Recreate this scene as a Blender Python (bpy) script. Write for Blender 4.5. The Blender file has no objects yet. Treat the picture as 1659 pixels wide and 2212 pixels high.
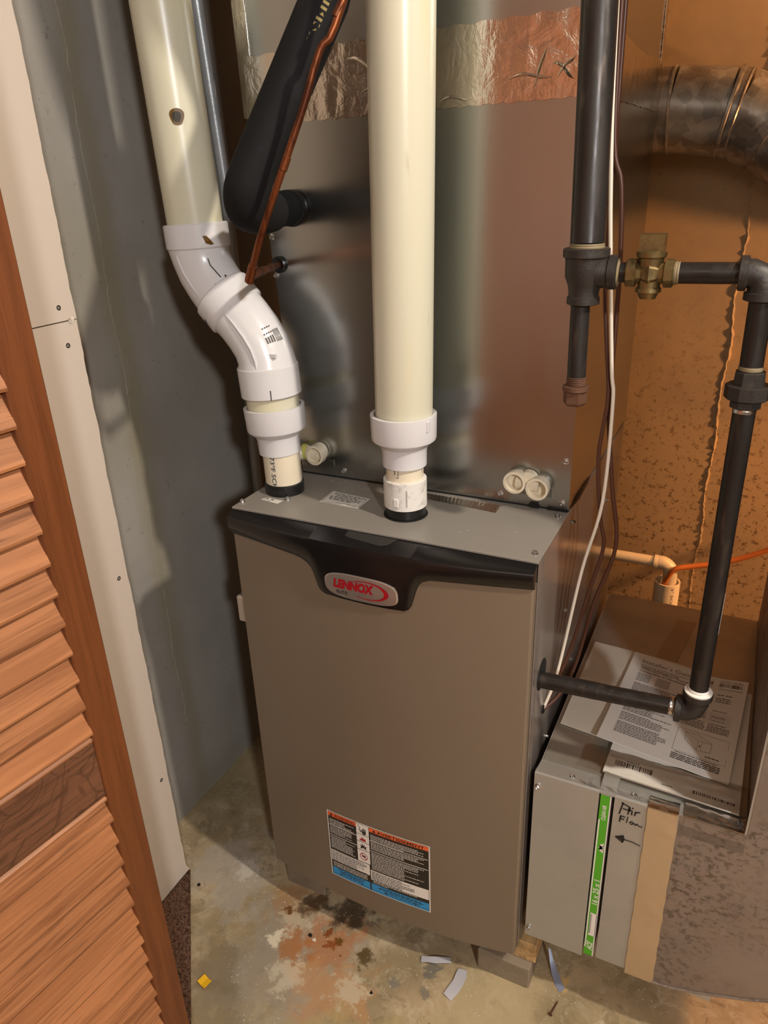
import bpy, math, random
import numpy as np
from mathutils import Vector, Matrix

# ------------------------------------------------------------------ camera
sc = bpy.context.scene
COL = sc.collection
RW = ((0.89832192, 0.43793432, -0.03508923), (0, 0, 0), (-0.4126348, 0.81360629, -0.40960632))
_r = Vector(RW[0]).normalized(); _f = Vector(RW[2]).normalized(); _d = _f.cross(_r).normalized()
cam = bpy.data.cameras.new('camera'); co = bpy.data.objects.new('camera', cam); COL.objects.link(co)
m = Matrix((_r, -_d, -_f)).transposed().to_4x4()
m.translation = (0.76183686, -0.9388292, 1.43466307)
co.matrix_world = m
cam.sensor_fit = 'VERTICAL'; cam.sensor_height = 24.0
cam.lens = 24.0 * 1604.8 / 2212.0
cam.clip_start = 0.02
sc.camera = co

# ------------------------------------------------------------------ world, lamps, exposure
w = bpy.data.worlds.new('world'); sc.world = w; w.use_nodes = True
w.node_tree.nodes['Background'].inputs[0].default_value = (1.0, .86, .70, 1)
w.node_tree.nodes['Background'].inputs[1].default_value = 0.05
sc.view_settings.view_transform = 'Standard'; sc.view_settings.look = 'None'
sc.view_settings.gamma = 1; sc.view_settings.use_curve_mapping = False
sc.view_settings.exposure = 0.0

def lamp(name, loc, target, size, power, col, sy=None):
    l = bpy.data.lights.new(name, 'AREA'); l.energy = power; l.color = col
    l.shape = 'RECTANGLE' if sy else 'DISK'; l.size = size
    if sy: l.size_y = sy
    o = bpy.data.objects.new(name, l); COL.objects.link(o); o.location = loc
    o.rotation_euler = (Vector(target) - Vector(loc)).to_track_quat('-Z', 'Y').to_euler()
    return o
lamp('ceiling_lamp', (1.75, -.40, 2.46), (.2, 0, .6), .10, 36, (1.0, .90, .77))
lamp('ceiling_lamp', (2.15, -2.30, 2.20), (0, .2, 1.2), .16, 42, (.97, .97, .98))
lamp('warm_light', (1.75, .60, 1.20), (.6, .87, 1.0), .08, 20, (1.0, .46, .17))
lamp('warm_light', (1.75, .60, 2.25), (.6, .87, 1.4), .08, 24, (1.0, .46, .17))  # second warm source added to even out the light on the upper back wall
lamp('fill_light', (.7, -2.1, 2.55), (.3, 0, .3), 1.3, 11, (1.0, .84, .66), 1.3)  # added fill, stands for no fixture, lifts the dim side of the room

# ------------------------------------------------------------------ helpers
PI = math.pi
WO = {}                                     # world origin of every object made here

def tag(o, label=None, cat=None, group=None, kind=None):
    if label: o['label'] = label
    if cat: o['category'] = cat
    if group: o['group'] = group
    if kind: o['kind'] = kind
    return o

def thing(name, loc, label, cat, group=None):
    o = bpy.data.objects.new(name, None); COL.objects.link(o)
    o.empty_display_size = .05; o.location = loc
    WO[o.name] = Vector(loc)
    return tag(o, label, cat, group)

def mk(name, V, Fc, mat, parent=None, smooth=35, mats=None, mi=None, origin=None):
    V = np.array(V, float)
    c = (V.min(0) + V.max(0)) / 2 if origin is None else np.array(origin, float)
    me = bpy.data.meshes.new(name)
    me.from_pydata([tuple(v) for v in (V - c)], [], [tuple(f) for f in Fc])
    for mm in (mats or [mat]): me.materials.append(mm)
    if mi is not None:
        me.polygons.foreach_set('material_index', mi)
    if smooth:
        me.shade_smooth(); me.set_sharp_from_angle(angle=math.radians(smooth))
    me.update()
    o = bpy.data.objects.new(name, me); COL.objects.link(o)
    if parent is not None:
        o.parent = parent; o.location = Vector(c) - WO[parent.name]
    else:
        o.location = Vector(c)
    WO[o.name] = Vector(c)
    return o

class G:
    """collects geometry in world coordinates"""
    def __init__(s): s.v = []; s.f = []; s.m = []
    def add(s, V, Fc, mi=0):
        n = len(s.v); s.v += [tuple(map(float, p)) for p in V]
        s.f += [tuple(i + n for i in f) for f in Fc]; s.m += [mi] * len(Fc); return s
    def box(s, a, b, bev=0.0, mi=0):
        x0, y0, z0 = a; x1, y1, z1 = b
        if bev <= 0:
            V = [(x, y, z) for x in (x0, x1) for y in (y0, y1) for z in (z0, z1)]
            return s.add(V, [(0, 1, 3, 2), (4, 6, 7, 5), (0, 4, 5, 1), (2, 3, 7, 6), (0, 2, 6, 4), (1, 5, 7, 3)], mi)
        # chamfered box
        c = [(x0 + x1) / 2, (y0 + y1) / 2, (z0 + z1) / 2]; h = [(x1 - x0) / 2, (y1 - y0) / 2, (z1 - z0) / 2]
        V = []; idx = {}
        for sx in (-1, 1):
            for sy in (-1, 1):
                for sz in (-1, 1):
                    S = (sx, sy, sz)
                    for ax in range(3):
                        p = [c[i] + S[i] * (h[i] - (0 if i == ax else bev)) for i in range(3)]
                        idx[(S, ax)] = len(V); V.append(p)
        Fc = []
        for ax in range(3):
            o1, o2 = [i for i in range(3) if i != ax]
            for sg in (-1, 1):
                q = []
                for a1, a2 in ((-1, -1), (1, -1), (1, 1), (-1, 1)):
                    S = [0, 0, 0]; S[ax] = sg; S[o1] = a1; S[o2] = a2; q.append(idx[(tuple(S), ax)])
                if (sg > 0) == (ax == 1): q = q[::-1]
                Fc.append(q)
        for ax in range(3):                       # edges along ax
            o1, o2 = [i for i in range(3) if i != ax]
            for a1 in (-1, 1):
                for a2 in (-1, 1):
                    def SS(t):
                        S = [0, 0, 0]; S[ax] = t; S[o1] = a1; S[o2] = a2; return tuple(S)
                    Fc.append([idx[(SS(-1), o1)], idx[(SS(1), o1)], idx[(SS(1), o2)], idx[(SS(-1), o2)]])
        for sx in (-1, 1):
            for sy in (-1, 1):
                for sz in (-1, 1):
                    Fc.append([idx[((sx, sy, sz), k)] for k in range(3)])
        return s.add(V, Fc, mi)
    def sweep(s, pts, rad, seg=28, caps=True, mi=0, sq=None):
        P = [Vector(p) for p in pts]
        if not hasattr(rad, '__len__'): rad = [rad] * len(P)
        T = []
        for i in range(len(P)):
            a = P[max(i - 1, 0)]; b = P[min(i + 1, len(P) - 1)]
            t = (b - a)
            if t.length < 1e-7: t = T[-1] if T else Vector((0, 0, 1))
            T.append(t.normalized())
        up = Vector((0, 1, 0)) if abs(T[0].y) < .8 else Vector((1, 0, 0))
        N = (up - T[0] * up.dot(T[0])).normalized(); V = []; Fc = []
        for i, p in enumerate(P):
            if i:
                ax = T[i - 1].cross(T[i])
                if ax.length > 1e-7:
                    N = (Matrix.Rotation(T[i - 1].angle(T[i]), 3, ax.normalized()) @ N)
                N = (N - T[i] * N.dot(T[i])).normalized()
            B = T[i].cross(N)
            for k in range(seg):
                a = 2 * PI * k / seg
                V.append(p + (N * math.cos(a) + B * math.sin(a)) * rad[i])
        for i in range(len(P) - 1):
            for k in range(seg):
                k2 = (k + 1) % seg
                Fc.append((i * seg + k, i * seg + k2, (i + 1) * seg + k2, (i + 1) * seg + k))
        if caps:
            Fc.append(tuple(range(seg - 1, -1, -1))); n = (len(P) - 1) * seg
            Fc.append(tuple(n + k for k in range(seg)))
        return s.add(V, Fc, mi)
    def lathe(s, base, axis, prof, seg=32, mi=0, caps=True):
        """prof = [(distance along the axis, radius)]"""
        A = Vector(axis).normalized(); b = Vector(base)
        up = Vector((0, 1, 0)) if abs(A.y) < .8 else Vector((1, 0, 0))
        N = (up - A * up.dot(A)).normalized(); B = A.cross(N); V = []; Fc = []
        for (t, r) in prof:
            for k in range(seg):
                a = 2 * PI * (k + .5) / seg
                V.append(b + A * t + (N * math.cos(a) + B * math.sin(a)) * r)
        n = len(prof)
        for i in range(n - 1):
            for k in range(seg):
                k2 = (k + 1) % seg
                Fc.append((i * seg + k, i * seg + k2, (i + 1) * seg + k2, (i + 1) * seg + k))
        if caps:
            Fc.append(tuple(range(seg - 1, -1, -1))); Fc.append(tuple((n - 1) * seg + k for k in range(seg)))
        return s.add(V, Fc, mi)
    def prism(s, poly, a, b, axis=2, mi=0):
        """poly in the two axes other than `axis`, extruded a..b"""
        n = len(poly); V = []
        for t in (a, b):
            for (p, q) in poly:
                v = [p, q]; v.insert(axis, t); V.append(v)
        Fc = [tuple(range(n - 1, -1, -1)), tuple(range(n, 2 * n))]
        for i in range(n):
            j = (i + 1) % n; Fc.append((i, j, n + j, n + i))
        return s.add(V, Fc, mi)
    def grid(s, fn, nu, nv, mi=0):
        V = [fn(i / nu, j / nv) for j in range(nv + 1) for i in range(nu + 1)]
        Fc = [(j * (nu + 1) + i, j * (nu + 1) + i + 1, (j + 1) * (nu + 1) + i + 1, (j + 1) * (nu + 1) + i)
              for j in range(nv) for i in range(nu)]
        return s.add(V, Fc, mi)
    def sheet(s, fn, nu, nv, off, mi=0):
        """grid with a second skin displaced by vector off and closed rims"""
        n0 = len(s.v); s.grid(fn, nu, nv, mi); cnt = (nu + 1) * (nv + 1)
        V = [tuple(np.array(s.v[n0 + i]) + np.array(off)) for i in range(cnt)]
        s.v += V
        base = [(j * (nu + 1) + i, j * (nu + 1) + i + 1, (j + 1) * (nu + 1) + i + 1, (j + 1) * (nu + 1) + i)
                for j in range(nv) for i in range(nu)]
        s.f += [tuple(n0 + cnt + k for k in f[::-1]) for f in base]; s.m += [mi] * len(base)
        rim = [i for i in range(nu + 1)] + [(j) * (nu + 1) + nu for j in range(1, nv + 1)] + \
              [nv * (nu + 1) + i for i in range(nu - 1, -1, -1)] + [j * (nu + 1) for j in range(nv - 1, 0, -1)]
        for a, b in zip(rim, rim[1:] + rim[:1]):
            s.f.append((n0 + b, n0 + a, n0 + cnt + a, n0 + cnt + b)); s.m.append(mi)
        return s
    def mk(s, name, mat, parent=None, **k):
        if isinstance(mat, (list, tuple)): return mk(name, s.v, s.f, None, parent, mats=list(mat), mi=s.m, **k)
        return mk(name, s.v, s.f, mat, parent, **k)

def lin(c):
    return tuple(((x / 255) / 12.92 if x / 255 <= .04045 else ((x / 255 + .055) / 1.055) ** 2.4) for x in c)

class MT:
    def __init__(s, name, col=(128, 128, 128), rough=.5, metal=0.0, spec=.5):
        s.mat = bpy.data.materials.new(name); s.mat.use_nodes = True
        s.nt = s.mat.node_tree; s.b = s.nt.nodes['Principled BSDF']; s.x = 0
        s.b.inputs['Roughness'].default_value = rough; s.b.inputs['Metallic'].default_value = metal
        s.b.inputs['Specular IOR Level'].default_value = spec
        s.col = s.rgb(col); s.setc(s.col)
        s.tc = s.n('ShaderNodeTexCoord'); s.hs = None
    def n(s, t): return s.nt.nodes.new(t)
    def l(s, a, b): s.nt.links.new(a, b)
    def rgb(s, c):
        r = s.n('ShaderNodeRGB'); r.outputs[0].default_value = (*lin(c), 1); return r.outputs[0]
    def setc(s, sock): s.l(sock, s.b.inputs['Base Color']); s.col = sock
    def co(s, scale=(1, 1, 1), space='Object', rot=(0, 0, 0)):
        mp = s.n('ShaderNodeMapping'); mp.inputs['Scale'].default_value = scale; mp.inputs['Rotation'].default_value = rot
        s.l(s.tc.outputs[space], mp.inputs[0])
        if space == 'Object':
            oi = s.n('ShaderNodeObjectInfo'); ml = s.n('ShaderNodeVectorMath'); ml.operation = 'SCALE'
            ml.inputs[0].default_value = (7, 3, 5); s.l(oi.outputs['Random'], ml.inputs['Scale'])
            ad = s.n('ShaderNodeVectorMath'); s.l(mp.outputs[0], ad.inputs[0]); s.l(ml.outputs[0], ad.inputs[1])
            return ad.outputs[0]
        return mp.outputs[0]
    def world(s):
        g = s.n('ShaderNodeNewGeometry'); return g.outputs['Position']
    def noise(s, vec, scale, detail=4, rough=.55, dist=0):
        t = s.n('ShaderNodeTexNoise'); t.inputs['Scale'].default_value = scale; t.inputs['Detail'].default_value = detail
        t.inputs['Roughness'].default_value = rough; t.inputs['Distortion'].default_value = dist
        s.l(vec, t.inputs['Vector']); return t.outputs['Fac']
    def voro(s, vec, scale, out='Distance', feat='F1'):
        t = s.n('ShaderNodeTexVoronoi'); t.feature = feat; t.inputs['Scale'].default_value = scale; s.l(vec, t.inputs['Vector'])
        return t.outputs[out]
    def ramp(s, f, a, b, lo=0, hi=1):
        r = s.n('ShaderNodeMapRange'); s.l(f, r.inputs[0]); r.interpolation_type = 'SMOOTHSTEP'
        for i, v in enumerate((a, b, lo, hi)): r.inputs[i + 1].default_value = v
        return r.outputs[0]
    def math(s, op, a, b=None):
        m_ = s.n('ShaderNodeMath'); m_.operation = op
        for i, v in enumerate((a, b)):
            if v is None: continue
            if isinstance(v, (int, float)): m_.inputs[i].default_value = v
            else: s.l(v, m_.inputs[i])
        return m_.outputs[0]
    def mix(s, f, c2, c1=None, mode='MIX'):
        m_ = s.n('ShaderNodeMix'); m_.data_type = 'RGBA'; m_.blend_type = mode
        if isinstance(f, (int, float)): m_.inputs[0].default_value = f
        else: s.l(f, m_.inputs[0])
        s.l(c1 or s.col, m_.inputs[6])
        if isinstance(c2, tuple): m_.inputs[7].default_value = (*lin(c2), 1)
        else: s.l(c2, m_.inputs[7])
        s.setc(m_.outputs[2]); return m_.outputs[2]
    def rough(s, f, lo, hi, a=.3, b=.7):
        s.l(s.ramp(f, a, b, lo, hi), s.b.inputs['Roughness'])
    def bump(s, h, strength=.3, dist=.002):
        bn = s.n('ShaderNodeBump'); bn.inputs['Strength'].default_value = strength; bn.inputs['Distance'].default_value = dist
        s.l(h, bn.inputs['Height'])
        if s.hs: s.l(s.hs, bn.inputs['Normal'])
        s.hs = bn.outputs[0]; s.l(s.hs, s.b.inputs['Normal'])
    def sep(s, vec):
        q = s.n('ShaderNodeSeparateXYZ'); s.l(vec, q.inputs[0]); return q.outputs
    def comb(s, x, y, z):
        q = s.n('ShaderNodeCombineXYZ')
        for i, v in enumerate((x, y, z)):
            if isinstance(v, (int, float)): q.inputs[i].default_value = v
            else: s.l(v, q.inputs[i])
        return q.outputs[0]
    def spot(s, vec, p, r, wob=.5, ns=40, sharp=.25):
        """irregular patch mask around point p"""
        nz = s.noise(vec, ns, 8, .75)
        wt = s.n('ShaderNodeTexNoise'); wt.inputs['Scale'].default_value = 1.1 / r; wt.inputs['Detail'].default_value = 3; s.l(vec, wt.inputs['Vector'])
        wm = s.n('ShaderNodeVectorMath'); wm.operation = 'MULTIPLY_ADD'; s.l(wt.outputs['Color'], wm.inputs[0]); wm.inputs[1].default_value = (3.2 * r, 3.2 * r, 0); wm.inputs[2].default_value = (-1.6 * r, -1.6 * r, 0)
        wa = s.n('ShaderNodeVectorMath'); s.l(vec, wa.inputs[0]); s.l(wm.outputs[0], wa.inputs[1]); vec = wa.outputs[0]
        sub = s.n('ShaderNodeVectorMath'); sub.operation = 'DISTANCE'; s.l(vec, sub.inputs[0]); sub.inputs[1].default_value = p
        d = s.math('ADD', s.math('DIVIDE', sub.outputs['Value'], r), s.math('MULTIPLY', s.math('SUBTRACT', nz, .5), wob * 4))
        return s.ramp(d, 1 - sharp * 1.3, 1 + sharp * 1.3, 1, 0)

def plain(name, col, rough=.5, metal=0.0, spec=.5, vary=.0, bump=0, bs=60):
    t = MT(name, col, rough, metal, spec); v = t.co()
    if vary: t.mix(t.ramp(t.noise(v, 9, 5), .35, .7, 0, vary), tuple(int(c * .6) for c in col))
    if bump: t.bump(t.noise(v, bs, 4), bump, .001)
    return t.mat

# ------------------------------------------------------------------ materials
def m_concrete_left():
    t = MT('grey_poured_concrete', (160, 155, 147), .85, spec=.25); v = t.world()
    t.mix(t.ramp(t.noise(v, 3.2, 6, .6), .35, .68, 0, .45), (134, 130, 124))
    t.mix(t.ramp(t.noise(v, 1.7, 3), .45, .62, 0, .35), (134, 126, 104))
    t.mix(t.ramp(t.noise(v, 60, 3, .7), .62, .75, 0, .45), (92, 90, 84))
    x, y, z = t.sep(v)
    band = t.math('ABSOLUTE', t.math('SUBTRACT', t.math('SUBTRACT', y, .135), t.math('MULTIPLY', t.math('SUBTRACT', t.noise(v, 6, 3), .5), .06)))
    t.mix(t.ramp(band, 0, .05, .45, 0), (134, 124, 88))
    pit = t.ramp(t.voro(v, 75), .0, .13, 1, 0); gate = t.ramp(t.noise(v, 11, 2), .55, .66)
    pg = t.math('MULTIPLY', pit, gate); t.mix(pg, (64, 62, 58))
    t.bump(t.noise(v, 5, 5), .35, .012); t.bump(t.noise(v, 70, 4), .35, .0015); t.bump(pg, -.5, .003)
    return t.mat
def m_concrete_back():
    t = MT('tan_poured_concrete', (196, 168, 130), .8, spec=.25); v = t.world()
    t.mix(t.ramp(t.noise(v, 4, 6, .6), .35, .68, 0, .6), (165, 146, 122))
    x, y, z = t.sep(v)
    low = t.ramp(z, .6, 1.35, 1, 0)
    pit = t.ramp(t.voro(v, 60), .03, .16, 1, 0); gate = t.ramp(t.noise(v, 9, 2), .52, .64)
    pg = t.math('MULTIPLY', pit, gate); t.mix(t.math('MULTIPLY', pg, .75), (92, 66, 44))
    blot = t.math('MULTIPLY', t.ramp(t.noise(v, 62, 5, .75), .55, .60), low)
    t.mix(t.math('MULTIPLY', blot, .75), (100, 78, 52))
    t.bump(t.noise(v, 6, 5), .3, .008); t.bump(t.noise(v, 90, 4), .25, .001); t.bump(pg, -.8, .004)
    return t.mat
def m_floor():
    t = MT('stained_concrete_floor', (184, 162, 128), .5, spec=.4); v = t.world()
    t.mix(t.ramp(t.noise(v, 4.5, 7, .65), .38, .66, 0, .8), (144, 126, 98))
    t.mix(t.ramp(t.noise(v, 24, 7, .75, .8), .5, .62, 0, .5), (204, 190, 160)); t.mix(t.ramp(t.noise(v, 17, 7, .75, 1.0), .53, .62, 0, .5), (118, 102, 76))
    t.mix(t.ramp(t.noise(v, 11, 6, .7), .5, .72, 0, .4), (196, 180, 150))
    t.mix(t.ramp(t.noise(v, 2.3, 4), .48, .66, 0, .55), (134, 120, 84))
    # stains where the photo has them
    def st(p, r, c, k=1, wob=.5, ns=26, sharp=.3): t.mix(t.math('MULTIPLY', t.spot(v, (p[0], p[1], 0), r, wob, ns, sharp), k), c)
    st((-.13, -.02), .09, (172, 164, 154), .6); st((.10, -.16), .13, (158, 148, 136), .5); st((.01, -.20), .09, (150, 140, 124), .5)
    st((-.015, -.225), .055, (122, 106, 78), .6, .5); st((.03, -.30), .05, (122, 108, 80), .5, .5)
    st((.165, -.075), .05, (176, 118, 76), .75, .5, 60); st((.10, -.115), .035, (168, 110, 62), .8, .6, 50); st((.21, -.16), .07, (186, 138, 92), .7, .5, 30)
    st((.05, -.03), .05, (160, 116, 70), .6); st((.52, -.12), .12, (184, 166, 128), .7); st((.33, -.25), .11, (176, 158, 108), .6)
    st((.055, -.118), .016, (228, 216, 190), .8, .6, 90); st((.12, -.175), .03, (214, 202, 176), .55, 1.0, 90); st((-.1, .0), .025, (214, 208, 196), .5, 1.0, 90)
    st((.07, -.065), .028, (210, 198, 172), .5, 1.0, 90); st((.245, -.15), .03, (206, 196, 170), .6, 1.0, 70)
    st((.045, -.052), .010, (110, 72, 32), 1, .3, 60); st((.085, -.012), .026, (70, 52, 34), .8, .35, 50); st((.175, -.008), .040, (64, 48, 32), .85, .4, 40)
    st((.243, -.078), .018, (84, 66, 30), .9, .4, 90); st((.15, -.062), .010, (128, 70, 30), 1, .3, 60); st((.178, -.07), .009, (110, 76, 34), 1, .3, 60); st((.165, -.082), .012, (142, 78, 36), 1, .3, 60)
    st((.375, -.045), .019, (104, 100, 92), .8, .4, 60); st((.32, -.10), .010, (120, 116, 108), .7); st((.38, -.095), .010, (112, 108, 100), .7)
    st((.615, .03), .014, (206, 172, 110), .8, .3); st((.70, -.02), .012, (205, 190, 165), .8, .2)
    dk = t.ramp(t.voro(v, 22), .02, .06, 1, 0); t.mix(t.math('MULTIPLY', dk, t.ramp(t.noise(v, 7, 1), .55, .6)), (60, 46, 34))
    sp = t.ramp(t.voro(v, 120), .08, .2, 1, 0); g2 = t.ramp(t.noise(v, 9, 2), .5, .62)
    t.mix(t.math('MULTIPLY', t.math('MULTIPLY', sp, g2), .6), (232, 226, 210))
    t.rough(t.noise(v, 9, 4), .32, .7)
    t.bump(t.noise(v, 14, 6, .6), .3, .004); t.bump(t.noise(v, 160, 3), .3, .0008)
    return t.mat
def m_wood(name, c1, c2, sc_=(1, 1, 1), rough=.45, ax=0, ring=1.0):
    t = MT(name, c1, rough, spec=.4)
    s_ = [70, 70, 70]; s_[ax] = 3.0
    v = t.co(tuple(s_)); n1 = t.noise(v, 1.0, 5, .6, .6)
    t.mix(t.ramp(n1, .38, .66, 0, .85), c2)
    v2 = t.co(tuple(k * 4 for k in s_)); t.mix(t.ramp(t.noise(v2, 1.0, 3), .5, .7, 0, .55), tuple(int(k * .72) for k in c2))
    oi = t.n('ShaderNodeObjectInfo'); t.mix(t.ramp(oi.outputs['Random'], 0, 1, 0, .42), tuple(min(255, int(k * 1.18)) for k in c1))
    if ring:
        v3 = t.co((9, 9, 9)); d = t.noise(v3, .9, 2, .5, 1.5); wv = t.math('SINE', t.math('MULTIPLY', d, 60.0 * ring))
        t.mix(t.ramp(wv, .55, 1, 0, .4), tuple(int(k * .6) for k in c2))
    t.bump(n1, .15, .001)
    return t.mat
def m_galv(name, col=(176, 178, 176), rough=(.2, .34), spangle=.0, dirt=0, dirtc=(90, 78, 62), bump=.05, sp=30):
    t = MT(name, col, .25, 1.0 if 'flue' not in name else .55); v = t.co()
    t.mix(t.ramp(t.noise(v, 3, 0), .3, .75, 0, .15), tuple(int(c * .85) for c in col))
    if spangle:
        vo = t.voro(v, sp, 'Color'); q = t.sep(vo); t.mix(t.ramp(q[0], 0, 1, 0, spangle), tuple(int(c * .55) for c in col))
    if dirt: t.mix(t.ramp(t.noise(v, 11, 6, .7), .42, .62, 0, dirt), dirtc)
    t.rough(t.noise(v, 3, 0), rough[0], rough[1], .2, .8)
    t.bump(t.noise(t.co((1, 1, .15)), 240, 2), .05, .0004)
    return t.mat
def m_foil():
    t = MT('crinkled_foil', (206, 198, 188), .14, 1.0); v = t.co()
    t.bump(t.noise(v, 24, 5, .6, 1.2), .2, .006); t.bump(t.noise(t.co((1, 1, .3)), 120, 3), .25, .0012)
    return t.mat
def m_dirty():
    t = MT('dirty_oxidised_duct_steel', (142, 128, 116), .55, .3); v = t.co((1, 1, 1.2))
    t.mix(t.math('MULTIPLY', t.ramp(t.noise(v, 85, 6, .75), .51, .57, 0, .75), t.ramp(t.noise(v, 5, 2), .35, .6)), (84, 70, 58))
    t.mix(t.ramp(t.noise(t.co(), 5, 4), .4, .65, 0, .4), (116, 102, 90))
    t.mix(t.ramp(t.noise(t.co((1, 1, .4)), 60, 4), .6, .68, 0, .35), (148, 136, 122))
    t.rough(t.noise(v, 20, 3), .42, .68); t.bump(t.noise(v, 60, 4), .2, .001); t.bump(t.noise(t.co(), 2.5, 3), .2, .02)
    return t.mat
def m_blackpipe():
    t = MT('black_iron', (52, 48, 46), .36, .55); v = t.co((1, 1, .25))
    t.mix(t.ramp(t.noise(v, 60, 4), .55, .72, 0, .45), (96, 84, 74)); t.rough(t.noise(v, 40, 4), .26, .5)
    t.bump(t.noise(v, 120, 3), .25, .0006); return t.mat
def m_cast():
    t = MT('cast_iron_fitting', (56, 52, 49), .5, .4); v = t.co()
    t.mix(t.ramp(t.noise(v, 40, 4), .55, .7, 0, .5), (92, 78, 66)); t.bump(t.noise(v, 260, 3), .5, .0008); return t.mat
def m_brass():
    t = MT('tarnished_brass', (140, 122, 84), .38, .9); v = t.co()
    t.mix(t.ramp(t.noise(v, 50, 4), .45, .65, 0, .6), (90, 76, 54)); t.bump(t.noise(v, 180, 3), .3, .0006); return t.mat
def m_pvcold():
    t = MT('cream_aged_pvc', (206, 202, 180), .3, spec=.5); v = t.co((1, 1, .12))
    t.mix(t.ramp(t.noise(v, 26, 4), .5, .7, 0, .5), (214, 204, 160)); t.mix(t.ramp(t.noise(v, 70, 3), .68, .76, 0, .5), (180, 170, 140)); return t.mat
def m_pvcdirty():
    t = MT('scuffed_white_pvc', (222, 218, 212), .6); v = t.co()
    t.mix(t.ramp(t.noise(v, 70, 5, .7), .5, .66, 0, .6), (170, 164, 156)); return t.mat
def m_foam():
    t = MT('black_foam_insulation', (21, 21, 23), .75, spec=.2); v = t.co()
    t.bump(t.noise(v, 500, 2), .3, .0004); t.mix(t.ramp(t.noise(v, 14, 4), .5, .7, 0, .4), (44, 44, 48)); return t.mat
def m_copper():
    t = MT('tarnished_copper', (138, 80, 48), .38, .85); v = t.co((1, 1, .4))
    t.mix(t.ramp(t.noise(v, 34, 4), .45, .62, 0, .9), (78, 44, 32)); return t.mat
def m_carpet():
    t = MT('brown_carpet_pile', (128, 96, 78), .95, spec=.1); v = t.world()
    t.mix(t.ramp(t.noise(v, 160, 3), .4, .65, 0, .8), (86, 62, 50)); t.mix(t.ramp(t.voro(v, 220), .1, .25, .35, 0), (196, 180, 160))
    t.bump(t.noise(v, 420, 2), 1, .004); return t.mat
def m_clear():
    t = bpy.data.materials.new('clear_plastic_film'); t.use_nodes = True; nt = t.node_tree
    for n_ in list(nt.nodes): nt.nodes.remove(n_)
    out = nt.nodes.new('ShaderNodeOutputMaterial'); mx = nt.nodes.new('ShaderNodeMixShader'); tr = nt.nodes.new('ShaderNodeBsdfTransparent')
    gl = nt.nodes.new('ShaderNodeBsdfGlossy'); gl.inputs['Roughness'].default_value = .12
    fr = nt.nodes.new('ShaderNodeFresnel'); fr.inputs[0].default_value = 1.35
    nz = nt.nodes.new('ShaderNodeTexNoise'); nz.inputs['Scale'].default_value = 70; nz.inputs['Detail'].default_value = 4
    bp = nt.nodes.new('ShaderNodeBump'); bp.inputs['Strength'].default_value = .6; bp.inputs['Distance'].default_value = .004
    tcn = nt.nodes.new('ShaderNodeTexCoord'); nt.links.new(tcn.outputs['Object'], nz.inputs['Vector'])
    nt.links.new(nz.outputs['Fac'], bp.inputs['Height']); nt.links.new(bp.outputs[0], gl.inputs['Normal']); nt.links.new(bp.outputs[0], fr.inputs['Normal'])
    nt.links.new(fr.outputs[0], mx.inputs[0]); nt.links.new(tr.outputs[0], mx.inputs[1]); nt.links.new(gl.outputs[0], mx.inputs[2]); nt.links.new(mx.outputs[0], out.inputs[0])
    return t
def m_paint(name, col, rough=.36, spec=.5, metal=.0):
    t = MT(name, col, rough, metal, spec); v = t.co(); t.rough(t.noise(v, 6, 3), rough - .03, rough + .05)
    t.bump(t.noise(v, 600, 2), .06, .0004); return t.mat

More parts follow.
